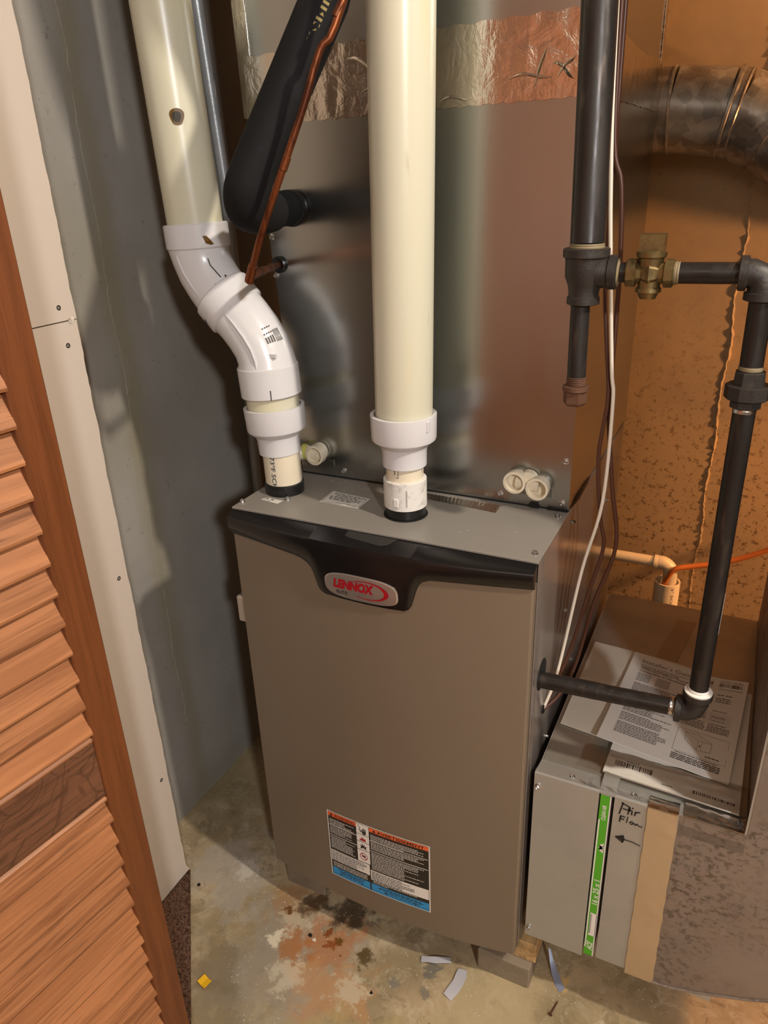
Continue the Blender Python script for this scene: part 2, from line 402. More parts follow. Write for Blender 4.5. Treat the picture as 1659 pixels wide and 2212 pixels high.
M = dict(
    cl=m_concrete_left(), cb=m_concrete_back(), floor=m_floor(),
    slat=m_wood('orange_brown_slat_wood', (170, 114, 74), (118, 72, 42), ax=1, ring=0),
    stile=m_wood('dark_orange_stained_wood', (106, 60, 30), (72, 38, 18), ax=2, ring=0),
    rail=m_wood('dark_figured_wood', (112, 74, 52), (70, 44, 30), ax=1, ring=1.0),
    dry=plain('offwhite_drywall_paper', (206, 192, 178), .8, bump=.1, bs=300),
    dryedge=plain('drywall_gypsum_edge', (214, 204, 188), .9, bump=.5, bs=200),
    galv=m_galv('satin_galvanised_steel', (172, 174, 172), (.22, .27), bump=.06), galv2=plain('galvanised_duct_steel', (184, 182, 176), .42, .55, vary=.12),
    galvtop=plain('dusty_galvanised_steel', (166, 160, 148), .38, .6, vary=.3),
    flue=m_galv('mottled_dark_flue_steel', (168, 166, 162), (.28, .42), spangle=.6, dirt=.6, dirtc=(92, 80, 70), sp=55),
    foil=m_foil(), dirty=m_dirty(), iron=m_blackpipe(), cast=m_cast(), brass=m_brass(), pvc=m_pvcold(),
    pvcw=plain('white_pvc', (214, 212, 214), .26), pvcd=m_pvcdirty(), foam=m_foam(), copper=m_copper(), carpet=m_carpet(), clear=m_clear(),
    pvct=plain('ivory_pvc', (226, 214, 190), .35, vary=.15),
    taupe=m_paint('taupe_metallic_paint', (120, 105, 88), .40, .45), top=m_paint('grey_satin_paint', (136, 130, 122), .36, .5),
    side=m_paint('grey_gloss_side_paint', (132, 124, 118), .2, .8, .35),
    black=m_paint('black_gloss_plastic', (20, 18, 19), .24, .5), rubber=plain('black_rubber', (18, 18, 19), .35),
    dark=plain('dark_void', (10, 9, 9), .8), zinc=plain('bright_zinc', (206, 208, 210), .22, 1.0), emt=plain('zinc_conduit', (196, 198, 198), .35, .3, vary=.3, bump=.3, bs=300),
    silver=plain('brushed_silver', (198, 190, 184), .3, .75), red=plain('red_print', (168, 16, 32), .35), ink=plain('black_print', (26, 23, 22), .5),
    white=plain('white_print', (232, 226, 218), .45), label=plain('white_vinyl_label', (220, 216, 208), .4), orange=plain('orange_print', (236, 104, 54), .4), blue=plain('blue_print', (40, 146, 206), .4),
    lblack=plain('black_label_print', (36, 30, 28), .4), green=plain('green_card_print', (84, 168, 36), .5), pink=plain('pale_card', (226, 214, 210), .6),
    purple=plain('purple_primer', (72, 44, 120), .5), paper=plain('printed_paper', (234, 229, 220), .75), paper2=plain('offwhite_paper', (224, 214, 196), .75, vary=.12),
    tape=plain('tan_foil_tape', (192, 166, 130), .42, .25, vary=.1, bump=.3, bs=40), tape2=plain('tan_clear_tape', (150, 130, 104), .35, .3, vary=.1),
    duct=plain('silver_duct_tape', (206, 204, 210), .35, .2, bump=.4, bs=30), dblue=plain('blue_grey_tape', (142, 152, 176), .3, .3),
    block=plain('grey_paver_concrete', (142, 128, 108), .9, vary=.6, bump=.8, bs=120), shim=m_wood('weathered_wood', (186, 152, 104), (70, 54, 40), ax=1, ring=0, rough=.8),
    rust=plain('rusty_steel', (108, 74, 54), .7, .3, vary=.5), yellow=plain('yellow_card', (240, 184, 20), .6), gold=plain('gold_print', (126, 108, 30), .5),
    wirew=plain('white_cable_jacket', (226, 214, 198), .35), wireb=plain('brown_cable_jacket', (82, 48, 34), .4), brownstain=plain('brown_stain', (96, 66, 8), .4),
    stain2=plain('dark_burn', (40, 32, 12), .5), orangetube=plain('amber_vinyl_tube', (196, 112, 52), .3), teflon=plain('thread_sealant', (128, 114, 86), .6),
    primerY=plain('yellow_glue', (196, 190, 96), .3), wall=plain('cream_painted_wall', (196, 180, 156), .8), ceil=plain('white_ceiling', (190, 186, 178), .9),
    grayp=plain('grey_plate', (62, 60, 58), .35, .3), knock=m_galv('dull_galvanised', (140, 142, 138), (.3, .4)), inkb=plain('blue_black_ink', (44, 54, 72), .5), dot=plain('dim_pencil', (90, 84, 80), .6),
)

# ------------------------------------------------------------------ flat print (text and polygons) mapped onto a surface
_tc = {}
def text2d(s, bold=0.0, shear=0.0):
    key = (s, bold, shear)
    if key in _tc: return _tc[key]
    c = bpy.data.curves.new('t', 'FONT'); c.body = s; c.offset = bold; c.shear = shear; c.resolution_u = 3
    o = bpy.data.objects.new('t', c); COL.objects.link(o); bpy.context.view_layer.update()
    dg = bpy.context.evaluated_depsgraph_get(); me = bpy.data.meshes.new_from_object(o.evaluated_get(dg))
    V = np.array([v.co[:2] for v in me.vertices]); Fc = [tuple(p.vertices) for p in me.polygons]
    bpy.data.objects.remove(o); bpy.data.curves.remove(c); bpy.data.meshes.remove(me)
    V = (V - V.min(0)) / (V.max(0) - V.min(0)); _tc[key] = (V, Fc); return V, Fc

class P2:
    """print collected in 2-D, mapped by fn(u, v, lift) to the world"""
    def __init__(s, fn): s.fn = fn; s.g = G()
    def text(s, t, u, v, w, h, bold=.0, shear=.0, rot=0, lift=1, mi=0):
        V, Fc = text2d(t, bold, shear); out = []
        for a, b in V:
            p = (a * w, b * h)
            if rot == 90: p = (-p[1], p[0])
            if rot == -90: p = (p[1], -p[0])
            if rot == 180: p = (-p[0], -p[1])
            out.append(s.fn(u + p[0], v + p[1], lift))
        s.g.add(out, Fc, mi); return s
    def poly(s, pts, lift=1, mi=0):
        s.g.add([s.fn(a, b, lift) for a, b in pts], [tuple(range(len(pts)))], mi); return s
    def rect(s, u0, v0, u1, v1, lift=1, mi=0, n=1):
        for i in range(n):
            a = u0 + (u1 - u0) * i / n; b = u0 + (u1 - u0) * (i + 1) / n
            s.poly([(a, v0), (b, v0), (b, v1), (a, v1)], lift, mi)
        return s
    def line(s, pts, wd, lift=1, mi=0):
        for (a, b), (c, d) in zip(pts, pts[1:]):
            L = math.hypot(c - a, d - b) or 1; nx, ny = -(d - b) / L * wd / 2, (c - a) / L * wd / 2
            ex, ey = (c - a) / L * wd * .3, (d - b) / L * wd * .3
            s.poly([(a + nx - ex, b + ny - ey), (a - nx - ex, b - ny - ey), (c - nx + ex, d - ny + ey), (c + nx + ex, d + ny + ey)], lift, mi)
        return s
    def dashes(s, u0, u1, v, h, rnd, lift=1, mi=0, end=1.0, wl=(1.2, 4.5)):
        u = u0; e = u0 + (u1 - u0) * end
        while u < e:
            w_ = h * rnd.uniform(*wl); s.rect(u, v, min(u + w_, e), v + h, lift, mi); u += w_ + h * .7
        return s
    def barcode(s, u0, v0, u1, v1, rnd, lift=1, mi=0):
        u = u0
        while u < u1:
            w_ = rnd.choice((.5, .8, 1.4)) * (u1 - u0) / 40; s.rect(u, v0, min(u + w_, u1), v1, lift, mi); u += w_ + rnd.choice((.6, .9, 1.3)) * (u1 - u0) / 40
        return s
    def mk(s, name, mat, parent=None):
        o = s.g.mk(name, mat, parent, smooth=0)
        if name in ('page_print', 'label_print', 'stamped_print', 'ink_marking', 'gold_marking', 'filter_print', 'lettering', 'pen_tick'): o['kind'] = 'stuff'
        return o

# ------------------------------------------------------------------ the setting
T = .9296; ZB = .105; FW = .533
g = G().box((-.6, -3.4, -.12), (3.4, 1.1, 0)); tag(g.mk('floor', M['floor'], origin=(0, 0, 0)), kind='structure')
def lwall(u, v):
    y = -3.4 + 4.4 * u; z = 2.7 * v
    return (-.335, y, z)
g = G().box((-.55, -3.4, 0), (-.335, 1.1, 2.6)); WL = tag(g.mk('wall_left', M['cl']), kind='structure')
rnd = random.Random(3)
g = G()                                                     # rough form joint standing proud of the wall
def ridge(x0, yc, z0, z1, axis, r0, n, wob):
    pts = []; rad = []
    for i in range(n + 1):
        z = z0 + (z1 - z0) * i / n; o = wob * math.sin(i * .21) + rnd.uniform(-.5, .5) * .003
        pts.append((x0, yc + o, z) if axis == 'x' else (yc + o, x0, z)); rad.append(r0 * rnd.uniform(.35, 1.3))
    return pts, rad
p_, r_ = ridge(-.3355, .123, .25, 2.55, 'x', .0024, 260, .003); g.sweep(p_, r_, 6)
g.mk('form_joint', M['cl'], WL)
g = G().box((-.335, .87, 0), (3.2, 1.1, 2.6)); WB = tag(g.mk('wall_back', M['cb']), kind='structure')
g = G(); p_, r_ = ridge(.8705, .713, .1, 2.55, 'y', .0042, 320, .003); g.sweep(p_, r_, 6); g.mk('form_joint', M['cb'], WB)
tag(G().box((3.2, -3.4, 0), (3.4, 1.1, 2.6)).mk('wall_right', M['wall']), kind='structure')
tag(G().box((-.55, -3.6, 0), (3.4, -3.4, 2.6)).mk('wall_front', M['wall']), kind='structure')
tag(G().box((-.55, -3.4, 2.6), (3.4, 1.1, 2.7)).mk('ceiling', M['ceil']), kind='structure')

# drywall partition end, left of the wall opening
dw = tag(thing('trim_1', (-.26, -.4, 0), None, None), kind='structure')
def rag(z, k=0): return -.0715 + .0006 * math.sin(z * 37 + k) + .0004 * math.sin(z * 101 + 1.7 * k) + rnd.uniform(-.0006, .0006)
for (z0, z1) in ((.012, 1.246), (1.248, 2.6)):
    zs = np.linspace(z0, z1, 120); poly = [(-.9, z0), ] + [(rag(z) + (.012 * max(0, (.03 - z)) / .03 if z < .03 else 0), z) for z in zs] + [(-.9, z1)]
    G().prism(poly, -.228, -.215, 0).mk('drywall_sheet', [M['dry']], dw, smooth=20)
G().box((-.335, -.9, 0), (-.228, -.074, 2.6)).mk('stud', M['shim'], dw)
for (y, z) in ((-.101, 1.269), (-.098, 1.21), (-.093, .785), (-.091, .301)):
    G().lathe((-.2152, y, z), (1, 0, 0), [(0, .0042), (.0006, .0040), (.0007, .0026), (.0002, .0022)], 16).mk('screw', M['ink'], dw)
g = G()
for k in range(5):
    a = k * 1.2; g.sheet(lambda u, v, a=a, k=k: (-.2145 + .003 * v * math.sin(3 * u), -.083 + .010 * (u - .5) * math.cos(a) - .004 * v * math.sin(a), 1.2445 + .008 * (u - .5) * math.sin(a) + .004 * v), 2, 2, (.0005, 0, 0))
g.mk('torn_paper', M['dryedge'], dw)

# carpet
g = G()
A = np.array([-.216, -.062]); B = np.array([1.0, -1.53]); n_ = np.array([-.77, -.64])
cw = lambda u, v: (*(A + (B - A) * u + n_ * (v * 1.1) + np.array([.8, .6]) * .0022 * math.sin(u * 170)), .007 + rnd.uniform(-.0012, .0012) if 0 < v else .004)
cpoly = [tuple(A), tuple(B), (1.0, -3.38), (-.32, -3.38), (-.32, -1.0), (-.226, -.9)]
g.prism([(p[0], p[1]) for p in cpoly], 0.0, .006, 2)
cp = g.mk('carpet', M['carpet']); tag(cp, 'brown low-pile carpet beside the concrete floor at the louvered door', 'carpet')
g = G(); rr = random.Random(8)
for i in range(2600):
    t_ = rr.random() ** 1.5; p = A + (B - A) * (t_ * .45) + n_ * rr.random() ** 1.6 * .14
    if p[0] < -.222: continue
    h = rr.uniform(.003, .007); s_ = .0016; dx, dy = rr.uniform(-.003, .003), rr.uniform(-.003, .003)
    g.add([(p[0] - s_, p[1], .004), (p[0] + s_, p[1] - s_, .004), (p[0], p[1] + s_, .004), (p[0] + dx, p[1] + dy, .006 + h)], [(0, 1, 3), (1, 2, 3), (2, 0, 3)])
tag(g.mk('pile_tufts', M['carpet'], cp, smooth=0), kind='stuff')

# ------------------------------------------------------------------ louvered door
Pd = np.array([.09867, -.40713]); Dd = np.array([.12989, .99153]); Nd = np.array([.99153, -.12989])
LW = .56
door = thing('louvered_door', (Pd[0] - Dd[0] * LW / 2, Pd[1] - Dd[1] * LW / 2, .01), 'orange-brown wooden louvered folding door standing open at the left', 'door')
def DP(u, n, z): return (Pd[0] - Dd[0] * u + Nd[0] * n, Pd[1] - Dd[1] * u + Nd[1] * n, z)
ang = math.atan2(-Dd[1], -Dd[0])
def dpart(name, mat, gl, u0):
    """gl: G in door-local (y = along the door, x = out of it, z = up) rotated into place"""
    me_o = mk(name, gl.v, gl.f, mat, door, origin=(0, 0, 0) if False else None)
    c = WO[me_o.name]
    wpt = DP(c.y, c.x, c.z)
    me_o.location = Vector(wpt) - WO[door.name]
    me_o.rotation_euler = (0, 0, math.atan2(-Dd[0] * 1, Dd[1]) )
    return me_o
# local x -> Nd, local y -> -Dd : use explicit matrix instead of euler
def dpart(name, mat, gl, origin=None):
    o = mk(name, gl.v, gl.f, mat, door, origin=origin); c = WO[o.name]
    R3 = Matrix(((Nd[0], -Dd[0], 0), (Nd[1], -Dd[1], 0), (0, 0, 1)))
    me = o.data; me.transform(Matrix(((1, 0, 0, 0), (0, -1, 0, 0), (0, 0, 1, 0), (0, 0, 0, 1)))); me.flip_normals()
    R4 = Matrix(((Nd[0], Dd[0], 0), (Nd[1], Dd[1], 0), (0, 0, 1))).to_4x4()
    R4.translation = Vector(DP(c.y, c.x, c.z)) - WO[door.name]
    o.matrix_local = R4
    return o
dpart('stile', M['stile'], G().box((-.028, 0, .012), (0, .0435, 2.03), .0015))
dpart('stile', M['stile'], G().box((-.028, LW - .0435, .012), (0, LW, 2.03), .0015))
u0, u1 = .0437, LW - .0437
dpart('rail', M['rail'], G().box((-.025, u0, .7135), (-.001, u1, .803), .001))
dpart('rail', M['rail'], G().box((-.025, u0, .012), (-.001, u1, .105), .001))
dpart('rail', M['rail'], G().box((-.025, u0, 1.93), (-.001, u1, 2.03), .001))
for z in (.7085, .8055): dpart('bead', M['slat'], G().box((-.012, u0 - .001, z - .004), (.0015, u1, z + .004), .003))
zs = [.8135 + .0399 * k for k in range(28)] + [.669 - .0399 * k for k in range(14)]
for z in zs:
    r1 = random.Random(int(z * 1000)); e = r1.uniform(-.0006, .0006)
    prof = [(.0012 + e, z), (.0022 + e, z + .0035), (-.0165, z + .0485), (-.0215, z + .047), (-.005, z - .0005)]
    dpart('slat', M['slat'], G().prism([(x, zz) for x, zz in prof], u0 - .001 + r1.uniform(0, .0006), u1, 1))

hx, hy = Pd[0] - Dd[0] * LW, Pd[1] - Dd[1] * LW
leaf = door.copy(); COL.objects.link(leaf); leaf['label'] = 'added louvered panel out of view, gives the coil cabinet its warm wood reflection'  # extra panel added out of view, only for the warm reflection in the metal
ph = math.radians(37.5); nd = (Matrix.Rotation(ph, 3, 'Z') @ Vector((-Dd[0], -Dd[1], 0)))
leaf.location = (hx + nd.x * (LW / 2 + .012), hy + nd.y * (LW / 2 + .012), .01); leaf.rotation_euler = (0, 0, ph)
for ch in list(door.children):
    c = ch.copy(); COL.objects.link(c); c.parent = leaf
# ------------------------------------------------------------------ furnace
FU = thing('furnace', (FW / 2, .35, ZB), 'taupe metal gas furnace with curved front and black visor', 'furnace')
G().box((0, .0, ZB), (FW, .705, T - .002), .0015).mk('cabinet', M['side'], FU)
G().box((-.001, -.012, T - .004), (FW + .001, .705, T), .0008).mk('top_plate', M['top'], FU)
def dy(x): return -.02 - .026 * (1 - (2 * x / FW - 1) ** 2)
xs = np.linspace(0.004, FW - .004, 41)
poly = [(.001, -.004), (.001, -.017)] + [(x, dy(x)) for x in xs] + [(FW - .001, -.017), (FW - .001, -.004)]
G().prism(poly, ZB, .892, 2).mk('door_panel', M['taupe'], FU, smooth=30)
G().box((.003, -.005, ZB), (FW - .004, .001, .925)).mk('door_gap', M['dark'], FU)
G().box((FW - .001, -.0035, ZB - .002), (FW + .0008, .0105, T - .006), .0006).mk('corner_flange', M['side'], FU)
G().box((FW - .0003, .018, ZB), (FW + .0012, .0205, T - .006)).mk('corner_flange', M['side'], FU)
# visor
VX = [(0, .885), (.05, .8845), (.10, .882), (.14, .879), (.155, .876), (.165, .871), (.172, .864), (.1755, .857), (.1835, .832), (.188, .825), (.196, .821),
      (.23, .8195), (.27, .819), (.31, .8195), (.337, .821), (.345, .825), (.3495, .832), (.3575, .860), (.362, .871), (.368, .878), (.38, .883), (.43, .886), (.48, .888), (.533, .8895)]
PRF = [(0, -.0125, None), (0.04, None, .0065), (.10, None, .0085), (.2, None, .0095), (.35, None, .0100), (.55, None, .0092), (.75, None, .0070), (.9, None, .0045), (1, None, .0022)]
g = G(); cols = []
for (x, zb) in VX:
    col_ = []
    for (t_, ya, off) in PRF:
        if ya is not None: z = .9255; y = -.0118
        else:
            zt = .9185; z = zt - (zt - zb) * (t_ - .04) / .96; y = dy(x) - off
        col_.append((x, y, z))
    col_.append((x, dy(x) + .002, zb)); cols.append(col_)
nR = len(cols[0]); V = [p for c in cols for p in c]
Fc = [(i * nR + j, (i + 1) * nR + j, (i + 1) * nR + j + 1, i * nR + j + 1) for i in range(len(cols) - 1) for j in range(nR - 1)]
Fc += [tuple(range(nR - 1, -1, -1)), tuple((len(cols) - 1) * nR + k for k in range(nR))]
g.add(V, Fc); vis = g.mk('visor', M['black'], FU, smooth=50)
# recessed grip in the visor's sloping top
def vt(u, t_, l): 
    y0, z0 = -.0118, .9255; y1, z1 = dy(u) - .0065, .9185
    return (u, y0 + (y1 - y0) * t_, z0 + (z1 - z0) * t_ + .0004 * l)
P2(vt).poly([(.228, .04), (.228, .35), (.236, .45), (.295, .62), (.305, .50), (.315, .04)]).mk('grip_recess', M['grayp'], vis)
# badge
def bd(u, v, l):                                            # u 0..1 , v 0..1 (top = 1) on the badge
    x = .2015 + u * .129; z = .8235 + v * .0485
    tz = (.9185 - z) / (.9185 - .8195)
    off = np.interp(.04 + .96 * tz, [q[0] for q in PRF[1:]], [q[2] for q in PRF[1:]])
    return (x, dy(x) - off - .0012 - .00025 * l, z)
bp = []
for k in range(48):
    a = 2 * PI * k / 48; c, s_ = math.cos(a), math.sin(a)
    e = 3.2; r = 1 / ((abs(c) ** e + abs(s_) ** e) ** (1 / e)); bp.append((.5 + .5 * r * c, .5 + .5 * r * s_))
bp = [(u, v + (-.10 * (.5 - u) * (1 if v < .5 else -1)) * 0) for u, v in bp]
g = G(); n = len(bp)
V = [bd(u, v, 0) for u, v in bp] + [tuple(np.array(bd(u, v, 0)) + (0, .004, 0)) for u, v in bp] + [bd(.5 + (u - .5) * .965, .5 + (v - .5) * .93, 4) for u, v in bp]
g.add(V, [(i, (i + 1) % n, n + (i + 1) % n, n + i) for i in range(n)] + [(i, (i + 1) % n, 2 * n + (i + 1) % n, 2 * n + i) for i in range(n)])
# domed face as fan rings
rings = [[bd(.5 + (u - .5) * k, .5 + (v - .5) * k, 4 + (1 - k) * 1.0) for u, v in bp] for k in (.965, .7, .4, .1)]
g.add([p for r in rings for p in r], [(i + j * n, (i + 1) % n + j * n, (i + 1) % n + (j + 1) * n, i + (j + 1) * n) for j in range(3) for i in range(n)] + [tuple(3 * n + i for i in range(n))])
bad = g.mk('badge', M['silver'], vis)
pb = P2(lambda u, v, l: bd(u, v, 6 + l))
pb.text('LENNOX', .125, .40, .575, .38, bold=.06, shear=.25)
arc = []
c0 = (.60, .52); N_ = 40
out = []; inn = []
for k in range(N_ + 1):
    a = math.radians(140 - 262 * k / N_); wv = max(0, math.sin(PI * (k / N_) ** 1.0)) ** 1.5
    ca, sa = math.cos(a), math.sin(a)
    out.append((c0[0] + .285 * ca, c0[1] + .36 * sa)); inn.append((c0[0] + (.285 - .05 * wv - .008) * ca, c0[1] + (.36 - .035 * wv - .025) * sa))
for k in range(N_): pb.poly([out[k], out[k + 1], inn[k + 1], inn[k]])
pb.mk('lettering', M['red'], bad)
P2(lambda u, v, l: bd(u, v, 6 + l)).text('ELITE', .165, .18, .15, .135, bold=.01).text('®', .32, .25, .015, .04).mk('lettering', M['ink'], bad)
# warning label
def wl(u, v, l): x = .1585 + u * .2155; z = .159 + v * .1725; return (x, dy(x) - .0004 - .00022 * l, z)
def slab(fn, u0, v0, u1, v1, mat, parent, name, n=8, l0=1):
    p = P2(fn); p.rect(u0, v0, u1, v1, l0, n=n); return p.mk(name, mat, parent)
lb = slab(wl, 0, 0, 1, 1, M['label'], FU, 'warning_label', 10, 1); lb['label'] = 'white-edged warning label, orange, black and blue'
pr = P2(wl)                                                  # mats: 0 ink 1 orange 2 blue 3 white 4 red
LM = [M['lblack'], M['orange'], M['blue'], M['white'], M['red']]
pr.rect(.012, .012, .988, .988, 2, 0, 10)
pr.rect(.012, .925, .305, .985, 3, 1, 3); pr.rect(.435, .925, .988, .985, 3, 1, 5)
pr.rect(.018, .013, .415, .135, 3, 2, 4); pr.rect(.43, .013, .985, .135, 3, 2, 5)
pr.rect(.305, .42, .43, .985, 3, 3, 1); pr.rect(.018, .245, .42, .43 - .02, 3, 3, 4); pr.rect(.43, .19, .985, .345, 3, 3, 5)
pr.text('WARNING', .075, .932, .215, .042, bold=.02, lift=4); pr.text('AVERTISSEMENT', .51, .932, .44, .042, bold=.02, lift=4)
for (u, v) in ((.03, .935), (.465, .935)): pr.poly([(u, v), (u + .035, v), (u + .0175, v + .04)], 4, 0)
for (a, b) in ((.018, .300), (.438, .980)):
    for v in (.79, .64): pr.rect(a, v, b, v + .008, 3, 3, 3)
rnd = random.Random(5)
for (a, b, v0, v1) in ((.025, .29, .45, .90), (.445, .97, .36, .90)):
    v = v1
    while v > v0 + .012:
        v -= .019
        if min(abs(v - .79), abs(v - .64)) < .014: continue
        pr.dashes(a, b, v, .0075, rnd, 3, 3, rnd.choice((.6, .85, .95)))
for (a, b, v0, v1) in ((.025, .40, .26, .405), (.44, .86, .20, .34)):
    v = v1
    while v > v0: v -= .018; pr.dashes(a, b, v, .0085, rnd, 4, 0, rnd.choice((.7, .9, .98)))
for (a, b, v) in ((.03, .39, .215), (.03, .39, .195), (.03, .39, .175), (.03, .39, .155), (.45, .88, .172), (.45, .6, .152)): pr.dashes(a, b, v, .008, rnd, 3, 3)
for (a, b, v) in ((.08, .36, .108), (.1, .34, .086), (.12, .32, .06), (.52, .92, .108), (.5, .94, .086), (.56, .9, .058)): pr.dashes(a, b, v, .011, rnd, 4, 0)
for u in (.10, .33, .57, .86): pr.rect(u, .05, u + .007, .075, 4, 0); pr.poly([(u - .006, .05), (u + .013, .05), (u + .0035, .035)], 4, 0)
pr.rect(.018, .033, .415, .037, 4, 0, 4); pr.rect(.43, .033, .985, .037, 4, 0, 4)
for v in (.835, .725, .60): pr.rect(.305, v, .43, v + .006, 4, 0)
# pictograms: shocked hand, flame, burst, ringed flask
pr.line([(.325, .965), (.345, .93), (.335, .90), (.352, .885), (.345, .87)], .006, 4, 0)
pr.rect(.362, .86, .402, .895, 4, 0)
for k, hh in enumerate((.03, .045, .045, .035)): pr.rect(.363 + k * .0105, .893, .370 + k * .0105, .893 + hh, 4, 0)
pr.line([(.362, .885), (.350, .90)], .008, 4, 0); pr.rect(.37, .845, .396, .858, 4, 0)
pr.poly([(.335, .745), (.34, .775), (.35, .765), (.357, .81), (.366, .775), (.374, .80), (.38, .775), (.39, .785), (.40, .745)], 4, 4)
pr.poly([(.335, .62), (.345, .65), (.333, .68), (.352, .665), (.357, .71), (.366, .67), (.38, .70), (.38, .66), (.403, .675), (.392, .645), (.40, .615), (.37, .64)], 4, 0)
for k in range(20):
    a0, a1 = 2 * PI * k / 20, 2 * PI * (k + 1) / 20; cu, cv = .368, .51
    pr.poly([(cu + .038 * math.cos(a0), cv + .055 * math.sin(a0)), (cu + .038 * math.cos(a1), cv + .055 * math.sin(a1)), (cu + .032 * math.cos(a1), cv + .047 * math.sin(a1)), (cu + .032 * math.cos(a0), cv + .047 * math.sin(a0))], 5, 4)
pr.rect(.35, .50, .385, .525, 4, 0); pr.line([(.345, .545), (.39, .475)], .008, 5, 4)
pr.mk('label_print', LM, lb)
# labels on the top plate
def quadmap(c00, c10, c11, c01, z):
    c = [np.array(q) for q in (c00, c10, c11, c01)]
    def f(u, v, l):
        p = c[0] * (1 - u) * (1 - v) + c[1] * u * (1 - v) + c[2] * u * v + c[3] * (1 - u) * v
        return (p[0], p[1], z + .0003 * l)
    return f
tp = quadmap((.130, .062), (.206, .060), (.207, .105), (.129, .113), T)
l2 = slab(tp, 0, 0, 1, 1, M['label'], FU, 'notice_label', 1); p = P2(tp)
for v in (.03, .96): p.rect(.03, v, .97, v + .012, 2)
for u in (.03, .962): p.rect(u, .03, u + .008, .96, 2)
for i, (a, b) in enumerate(((.1, .93), (.1, .95), (.2, .8), (.08, .94), (.08, .92), (.1, .9), (.12, .7))): p.dashes(a, b, .85 - i * .085, .04, rnd, 2)
p.dashes(.4, .75, .15, .03, rnd, 2).dashes(.7, .92, .1, .03, rnd, 2).mk('label_print', M['ink'], l2)
tp = quadmap((.028, .033), (.067, .027), (.069, .042), (.034, .044), T)
l2 = slab(tp, 0, 0, 1, 1, M['label'], FU, 'serial_label', 1); P2(tp).dashes(.08, .55, .55, .22, rnd, 2, wl=(.5, .9)).dashes(.12, .5, .2, .08, rnd, 2).mk('label_print', M['ink'], l2)
# screws
SCR = None
def screw(p, d, parent, s=1.0):
    """hex washer-head screw; copies share mesh data per direction"""
    global SCR
    if SCR is None: SCR = {}
    k = (tuple(d), s)
    if k not in SCR:
        g = G().lathe(p, d, [(0, .0052 * s), (.0008 * s, .0052 * s), (.0014 * s, .0036 * s)], 18)
        g.lathe(Vector(p) + Vector(d) * .0008 * s, d, [(0, .0034 * s), (.0036 * s, .0034 * s), (.0042 * s, .0027 * s), (.0034 * s, .0016 * s)], 6)
        o = g.mk('screw', M['zinc'], parent, smooth=25); SCR[k] = (o, WO[o.name] - Vector(p)); return o
    o0, off = SCR[k]; o = o0.copy(); o.name = 'screw'; COL.objects.link(o); o.parent = parent
    o.location = Vector(p) + off - WO[parent.name]; WO[o.name] = Vector(p) + off; return o
for p in ((.004, .012, T), (.523, .012, T), (.522, .149, T), (.073, .050, T)): screw(p, (0, 0, 1), FU)
for p in ((.214, .895), (.212, .723), (.124, .508), (.30, .56), (.078, .47), (.55, .80)): screw((FW, p[0], p[1]), (1, 0, 0), FU, .9)
# holes in the right side
g = G().lathe((FW, .056, .690), (1, 0, 0), [(0, .027), (.0008, .027), (.0009, .024)], 30); g.mk('pipe_hole', M['dark'], FU)
G().lathe((FW, .082, .600), (1, 0, 0), [(0, .008), (.002, .008), (.003, .006), (.001, .005)], 20).mk('wire_grommet', M['rubber'], FU)
# side handle at the left
g = G().box((-.030, .000, .684), (-.002, .030, .740), .004); h_ = g.mk('side_bracket', M['silver'], FU)
G().sweep([(-.002, .03, .75), (-.026, .03, .747), (-.034, .03, .735), (-.034, .03, .686)], .003, 8).mk('bracket_rim', M['rubber'], h_)
# silver sealant tape on the top, scuffs
tp = quadmap((.30, .140), (.425, .128), (.425, .158), (.288, .162), T)
g = G().grid(lambda u, v: tuple(np.array(tp(u, v, 1)) + (0, rnd.uniform(-.001, .001) if v in (0, 1) else 0, .0010 * abs(math.sin(u * 60)) * (v > 0))), 60, 3)
g.mk('foil_strip', M['foil'], FU)
g = G()
for k in range(26):
    x, y = rnd.uniform(.1, .27), rnd.uniform(.12, .165)
    if rnd.random() < .3: x, y = rnd.uniform(.1, .5), rnd.uniform(.0, .15)
    L, a = rnd.uniform(.001, .005), rnd.uniform(-.6, .6); s_ = .0005
    g.add([(x - L, y - L * a, T + .0002), (x, y - s_, T + .0003), (x + L, y + L * a, T + .0002), (x, y + s_, T + .0003)], [(0, 1, 2, 3)])
tag(g.mk('scuffs', M['label'], FU, smooth=0), kind='stuff')
# base: pavers and wood shim
def blk(name, a, b, mat, label, cat, bev=.003, rough=.0015, seed=1):
    r = random.Random(seed); g = G(); nx, ny, nz = 10, 8, 4
    g.box(a, b, bev); o = g.mk(name, mat); tag(o, label, cat); return o
blk('paver', (.455, -.004, 0), (.560, .20, .056), M['block'], 'grey concrete paver under the right front corner of the furnace', 'paver')
blk('wood_shim', (.47, .012, .056), (.566, .19, .1045), M['shim'], 'weathered split wood offcut between the right paver and furnace', 'wood block', .002)
blk('paver', (.002, .010, 0), (.10, .22, .1045), M['block'], 'grey concrete paver under the left front corner of the furnace', 'paver')
G().box((.0, .225, 0), (.53, .70, .104)).mk('x', M['block']).name = 'base_blocks'
tag(bpy.data.objects['base_blocks'], 'dark concrete blocks under the rear of the furnace, mostly hidden', 'blocks')

